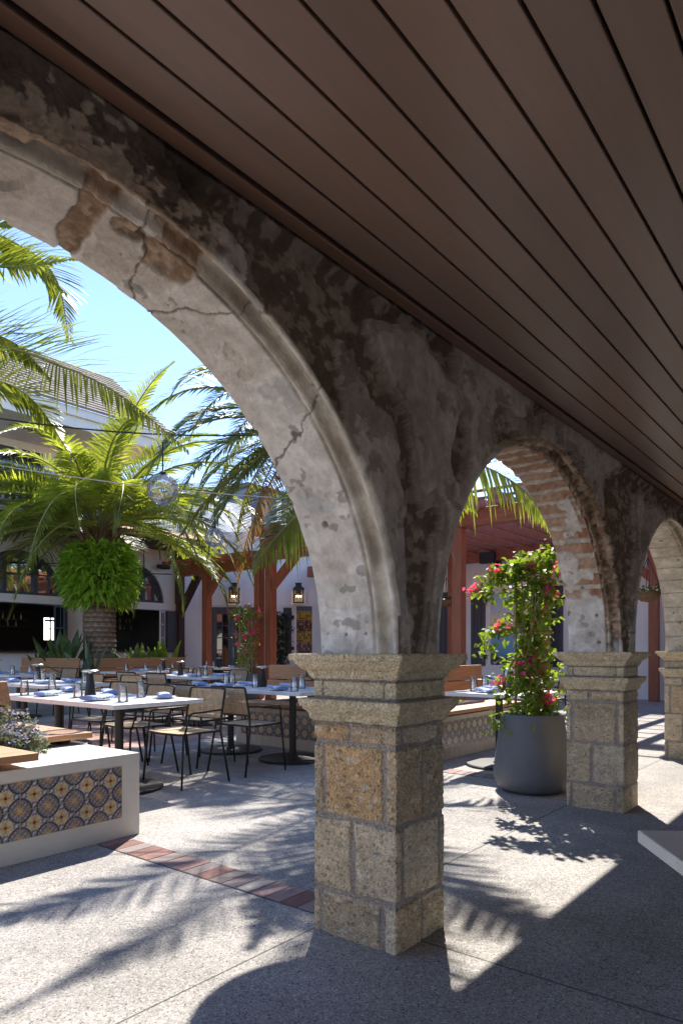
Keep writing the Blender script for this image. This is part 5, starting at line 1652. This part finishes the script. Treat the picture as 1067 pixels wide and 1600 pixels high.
shutter(wing, (16.75, 9.62), NW, .46, .72, 2.76)
painting(wing, (16.75, 10.6), NW, 1.3, .75, 2.62, 'sunset', 8)
def lantern(p, n, z, label):
    e = empty('wall_lantern', label, 'lantern', group='lit black wall lanterns'); local(e, p, n, z)
    mb = MB(); w_ = .15; y0 = -.42
    for sx in (-1, 1):
        for sy in (0, 1): mb.box((sx * w_ - .012, y0 + sy * .3 - .012, -.22), (sx * w_ + .012, y0 + sy * .3 + .012, .18))
    mb.box((-.17, y0 - .02, -.245), (.17, y0 + .32, -.2201))
    mb.box((-.18, y0 - .03, .1801), (.18, y0 + .33, .205))
    mb.add([(-.18, y0 - .03, .2051), (.18, y0 - .03, .2051), (.18, y0 + .33, .2051), (-.18, y0 + .33, .2051), (-.09, y0 + .06, .29), (.09, y0 + .06, .29), (.09, y0 + .24, .29), (-.09, y0 + .24, .29)],
           [(0, 1, 5, 4), (1, 2, 6, 5), (2, 3, 7, 6), (3, 0, 4, 7)])
    mb.box((-.09, y0 + .06, .2901), (.09, y0 + .24, .37)); mb.box((-.10, y0 + .05, .3701), (.10, y0 + .25, .39))
    mb.build('cage', M['blackmetal'], e)
    mb = MB(); mb.box((-.03, -.12, .0), (.03, -.10, .3)); mb.box((-.09, -.10, -.05), (.09, -.001, .22)); mb.build('bracket', M['blackmetal'], e)
    mb = MB(); mb.box((-.14, y0 - .001, -.21), (.14, y0 + .001, .175)); mb.box((-w_ - .001, y0 + .02, -.21), (-w_ + .001, y0 + .28, .175)); mb.box((w_ - .001, y0 + .02, -.21), (w_ + .001, y0 + .28, .175)); mb.build('pane', M['glass'], e)
    for dx in (-.07, 0, .07):
        mb = MB(); mb.lathe([(.0, 0), (.012, .01), (.013, .03), (.0, .065)], (dx, y0 + .15 - abs(dx) * .5, -.06), 8); f_ = mb.build('bulb', M['flame'], e)
        mb = MB(); mb.lathe([(.011, -.22), (.011, -.061)], (dx, y0 + .15 - abs(dx) * .5, 0), 8); mb.build('candle', M['whitepaint'], f_)
lantern((14.84, 16.16), NRM, 2.86, 'lit black wall lantern above the blue grey doors')
lantern((16.26, 14.74), NRM, 2.88, 'lit black wall lantern above the coloured house painting')
lantern((16.75, 7.95), NW, 3.12, 'black wall lantern above the sunset painting')
cl = empty('climbing_plant', 'dark green climbing plant on a trellis by the slate shutter', 'climbing plant', (15.75, 15.05, 0))
rr = random.Random(44); pts = [(rr.gauss(0, .16), rr.gauss(0, .16), rr.uniform(.2, 2.35)) for _ in range(1500)]
mb = MB(); leaf_cloud(mb, pts, .09, rr); mb.build('foliage', M['leaf_dark'], cl)
mb = MB(); mb.tube([(.1, -.1, 0), (.1, -.1, 2.3)], .015, 6); mb.tube([(-.1, .1, 0), (-.1, .1, 2.3)], .015, 6); mb.build('stake', M['bamboo'], cl)

# blue clapboard building further back
bl = empty('clapboard_building', 'blue clapboard house with white corner boards beyond the pergola', 'building')
mb = MB()
z = 0
while z < 7.3:
    mb.add([(18.6, 19.5, z), (20.3, 19.5, z), (20.3, 19.53, z + .25), (18.6, 19.53, z + .25), (18.6, 19.53, z), (20.3, 19.53, z)], [(0, 1, 2, 3), (0, 4, 5, 1)])
    z += .25
mb.box((18.6, 19.54, 0), (24, 27, 7.5)); mb.build('wall', M['blueclad'], bl)
mb = MB(); mb.box((20.2, 19.46, 0), (20.45, 19.535, 7.5)); mb.box((19.8, 19.2, 6.0), (21.0, 19.45, 6.35)); mb.build('trim', M['whitepaint'], bl)
mb = MB(); mb.box((16.8, 19.3, 0), (18.595, 24, 6.7)); mb.build('white_bay', M['white_plaster'], bl)
mb = MB(); mb.box((18.4, 19.3, 7.501), (24.2, 27.2, 7.65)); mb.build('roof', M['interior'], bl)

# ------------------------------------------------------------------ pergola
pg = empty('pergola', 'red stained timber pergola with posts, braces and rafters along the restaurant wing', 'pergola')
def post(x, y, h, w_=.2): 
    MB().box((x - w_ / 2, y - w_ / 2, 0), (x + w_ / 2, y + w_ / 2, h)).build('post', M['timber'], pg, bevel=.008)
for y in (1.36, 6.3, 11.24): post(11.45, y, 3.449)
for y in (-1.0, 1.5, 4.06, 6.57, 9.16, 11.7, 13.55): post(16.3, y, 3.449)
MB().box((11.34, .2, 3.45), (11.56, 11.5, 3.76)).build('beam', M['timber_h'], pg, bevel=.008)
MB().box((16.19, -3, 3.45), (16.41, 14.3, 3.78)).build('beam', M['timber_h'], pg, bevel=.008)
mb = MB()
y = -2.5
while y < 11.4:
    mb.box((10.7, y - .035, 3.70 + .0), (16.7, y + .035, 3.93)); y += .52
mb.build('rafters', M['timber_h'], pg)
mb = MB()
x = 10.9
while x < 16.6:
    mb.box((x - .02, -2.8, 3.9301), (x + .02, 11.4, 3.975)); x += .55
mb.build('battens', M['timber_h'], pg)
for p_, q_, a_, b_ in (((11.45, 11.2, 2.62), (11.45, 10.2, 3.5), .14, .18), ((16.3, 4.1, 2.75), (16.3, 4.95, 3.5), .13, .18), ((16.3, 11.66, 2.6), (16.3, 10.8, 3.5), .13, .18), ((16.3, 13.5, 2.6), (16.3, 12.7, 3.5), .13, .18)):
    MB().bar(p_, q_, a_, b_).build('brace', M['timber'], pg)
pl_ = empty('pergola', 'lower dark timber pergola with tile edge beside the bar porch', 'pergola')
for y in (11.62, 13.5): MB().box((11.36, y - .09, 0), (11.54, y + .09, 3.089)).build('post', M['timber'], pl_, bevel=.006)
MB().box((11.35, 11.5, 3.09), (11.55, 14.6, 3.36)).build('beam', M['timber_h'], pl_, bevel=.006)
mb = MB(); mb.bar((11.45, 13.45, 2.55), (11.45, 12.9, 3.14), .13, .15); mb.build('brace', M['timber'], pl_)
mb = MB()
y = 11.55
while y < 14.7:
    mb.bar((11.0, y, 3.40), (14.0, y, 3.75), .15, .09); y += .24
mb.build('roof_tiles', M['timber_h'], pl_)
# speaker
sp_o = empty('wall_speaker', 'black speaker box hung on the pergola beam', 'speaker', (16.06, 8.0, 3.52))
mb = MB(); mb.box((-.10, -.2, -.15), (.07, .2, .15)); mb.build('cabinet', M['blackmetal'], sp_o, bevel=.02)
MB().box((.07, -.05, -.05), (.125, .05, .05)).build('bracket', M['blackmetal'], sp_o)
def basket(loc, s, ztop, label):
    t = empty('hanging_basket', label, 'hanging basket', loc, group='fibre hanging baskets under the pergola')
    mb = MB(); mb.lathe([(.0, -.15 * s), (.11 * s, -.13 * s), (.19 * s, -.06 * s), (.225 * s, .03 * s), (.2 * s, .035 * s), (.0, .01 * s)], n=20); mb.build('bowl', M['wicker'], t, smooth=True)
    mb = MB()
    for k in range(4):
        a = k * 1.57 + .4; mb.tube([(.22 * s * math.cos(a), .22 * s * math.sin(a), .03 * s), (0, 0, .62 * s)], .006, 5)
    mb.tube([(0, 0, .62 * s), (0, 0, ztop - loc[2])], .006, 5); mb.build('chain', M['wire'], t)
    rr = random.Random(int(loc[1] * 10)); mb = MB(); leaf_cloud(mb, [(rr.gauss(0, .11) * s, rr.gauss(0, .11) * s, .04 + abs(rr.gauss(0, .04))) for _ in range(120)], .06, rr); mb.build('foliage', M['leaf_dark'], t)
basket((14.5, 8.32, 2.33), .95, 3.72, 'fibre hanging basket left of the pergola post in the second arch')
basket((12.4, 3.19, 2.12), 1.0, 3.72, 'leafy hanging basket seen through the farthest arch')

# ------------------------------------------------------------------ string lights
def sag_line(p, q, sag, n=16):
    p = Vector(p); q = Vector(q)
    return [p.lerp(q, i / n) - Vector((0, 0, sag * 4 * (i / n) * (1 - i / n))) for i in range(n + 1)]
o = MB().tube(sag_line((1.6, 8.0, 3.75), (5.6, 4.35, 3.45), .28), .0075, 6).build('cable', M['wire'], None); tag(o, 'dark sagging cable that carries the nearer glass globe', 'cable')
o = MB().tube(sag_line((1.2, 10.6, 4.0), (9.6, 6.0, 3.62), .35), .007, 6).build('cable', M['palewire'], None); tag(o, 'pale thin steel cable crossing in front of the palm', 'cable')
def globe(loc, r, top, label):
    t = empty('glass_globe_light', label, 'globe light', loc, group='clear glass globe lights')
    prof = [(r * math.sin(math.pi * i / 24), -r * math.cos(math.pi * i / 24)) for i in range(24)] + [(r * .14, r * .985)]
    prof[0] = (0.0, -r)
    mb = MB(); mb.lathe(prof, n=32); mb.build('globe', M['globe'], t, smooth=True)
    mb = MB(); mb.lathe([(.03, r * .97), (.03, r * 1.15), (.012, r * 1.2), (0, r * 1.21)], n=10); mb.tube([(0, 0, r * 1.2), (0, 0, top - loc[2])], .007, 6); mb.build('cord', M['wire'], t)
    rr = random.Random(3); mb = MB()
    pts = []
    p = Vector((0, 0, 0))
    for i in range(60):
        p = p * .8 + Vector((rr.uniform(-1, 1), rr.uniform(-1, 1), rr.uniform(-1.2, .4))) * r * .33
        pts.append(p.copy())
    mb.tube(pts, .0013, 4); mb.build('copper_filament', M['bamboo'], t)
globe((4.15, 5.55, 2.73), .152, 3.20, 'nearer clear glass globe light hanging before the palm fronds')
globe((7.13, 8.23, 2.92), .152, 3.52, 'farther clear glass globe light hanging above the porch beam')
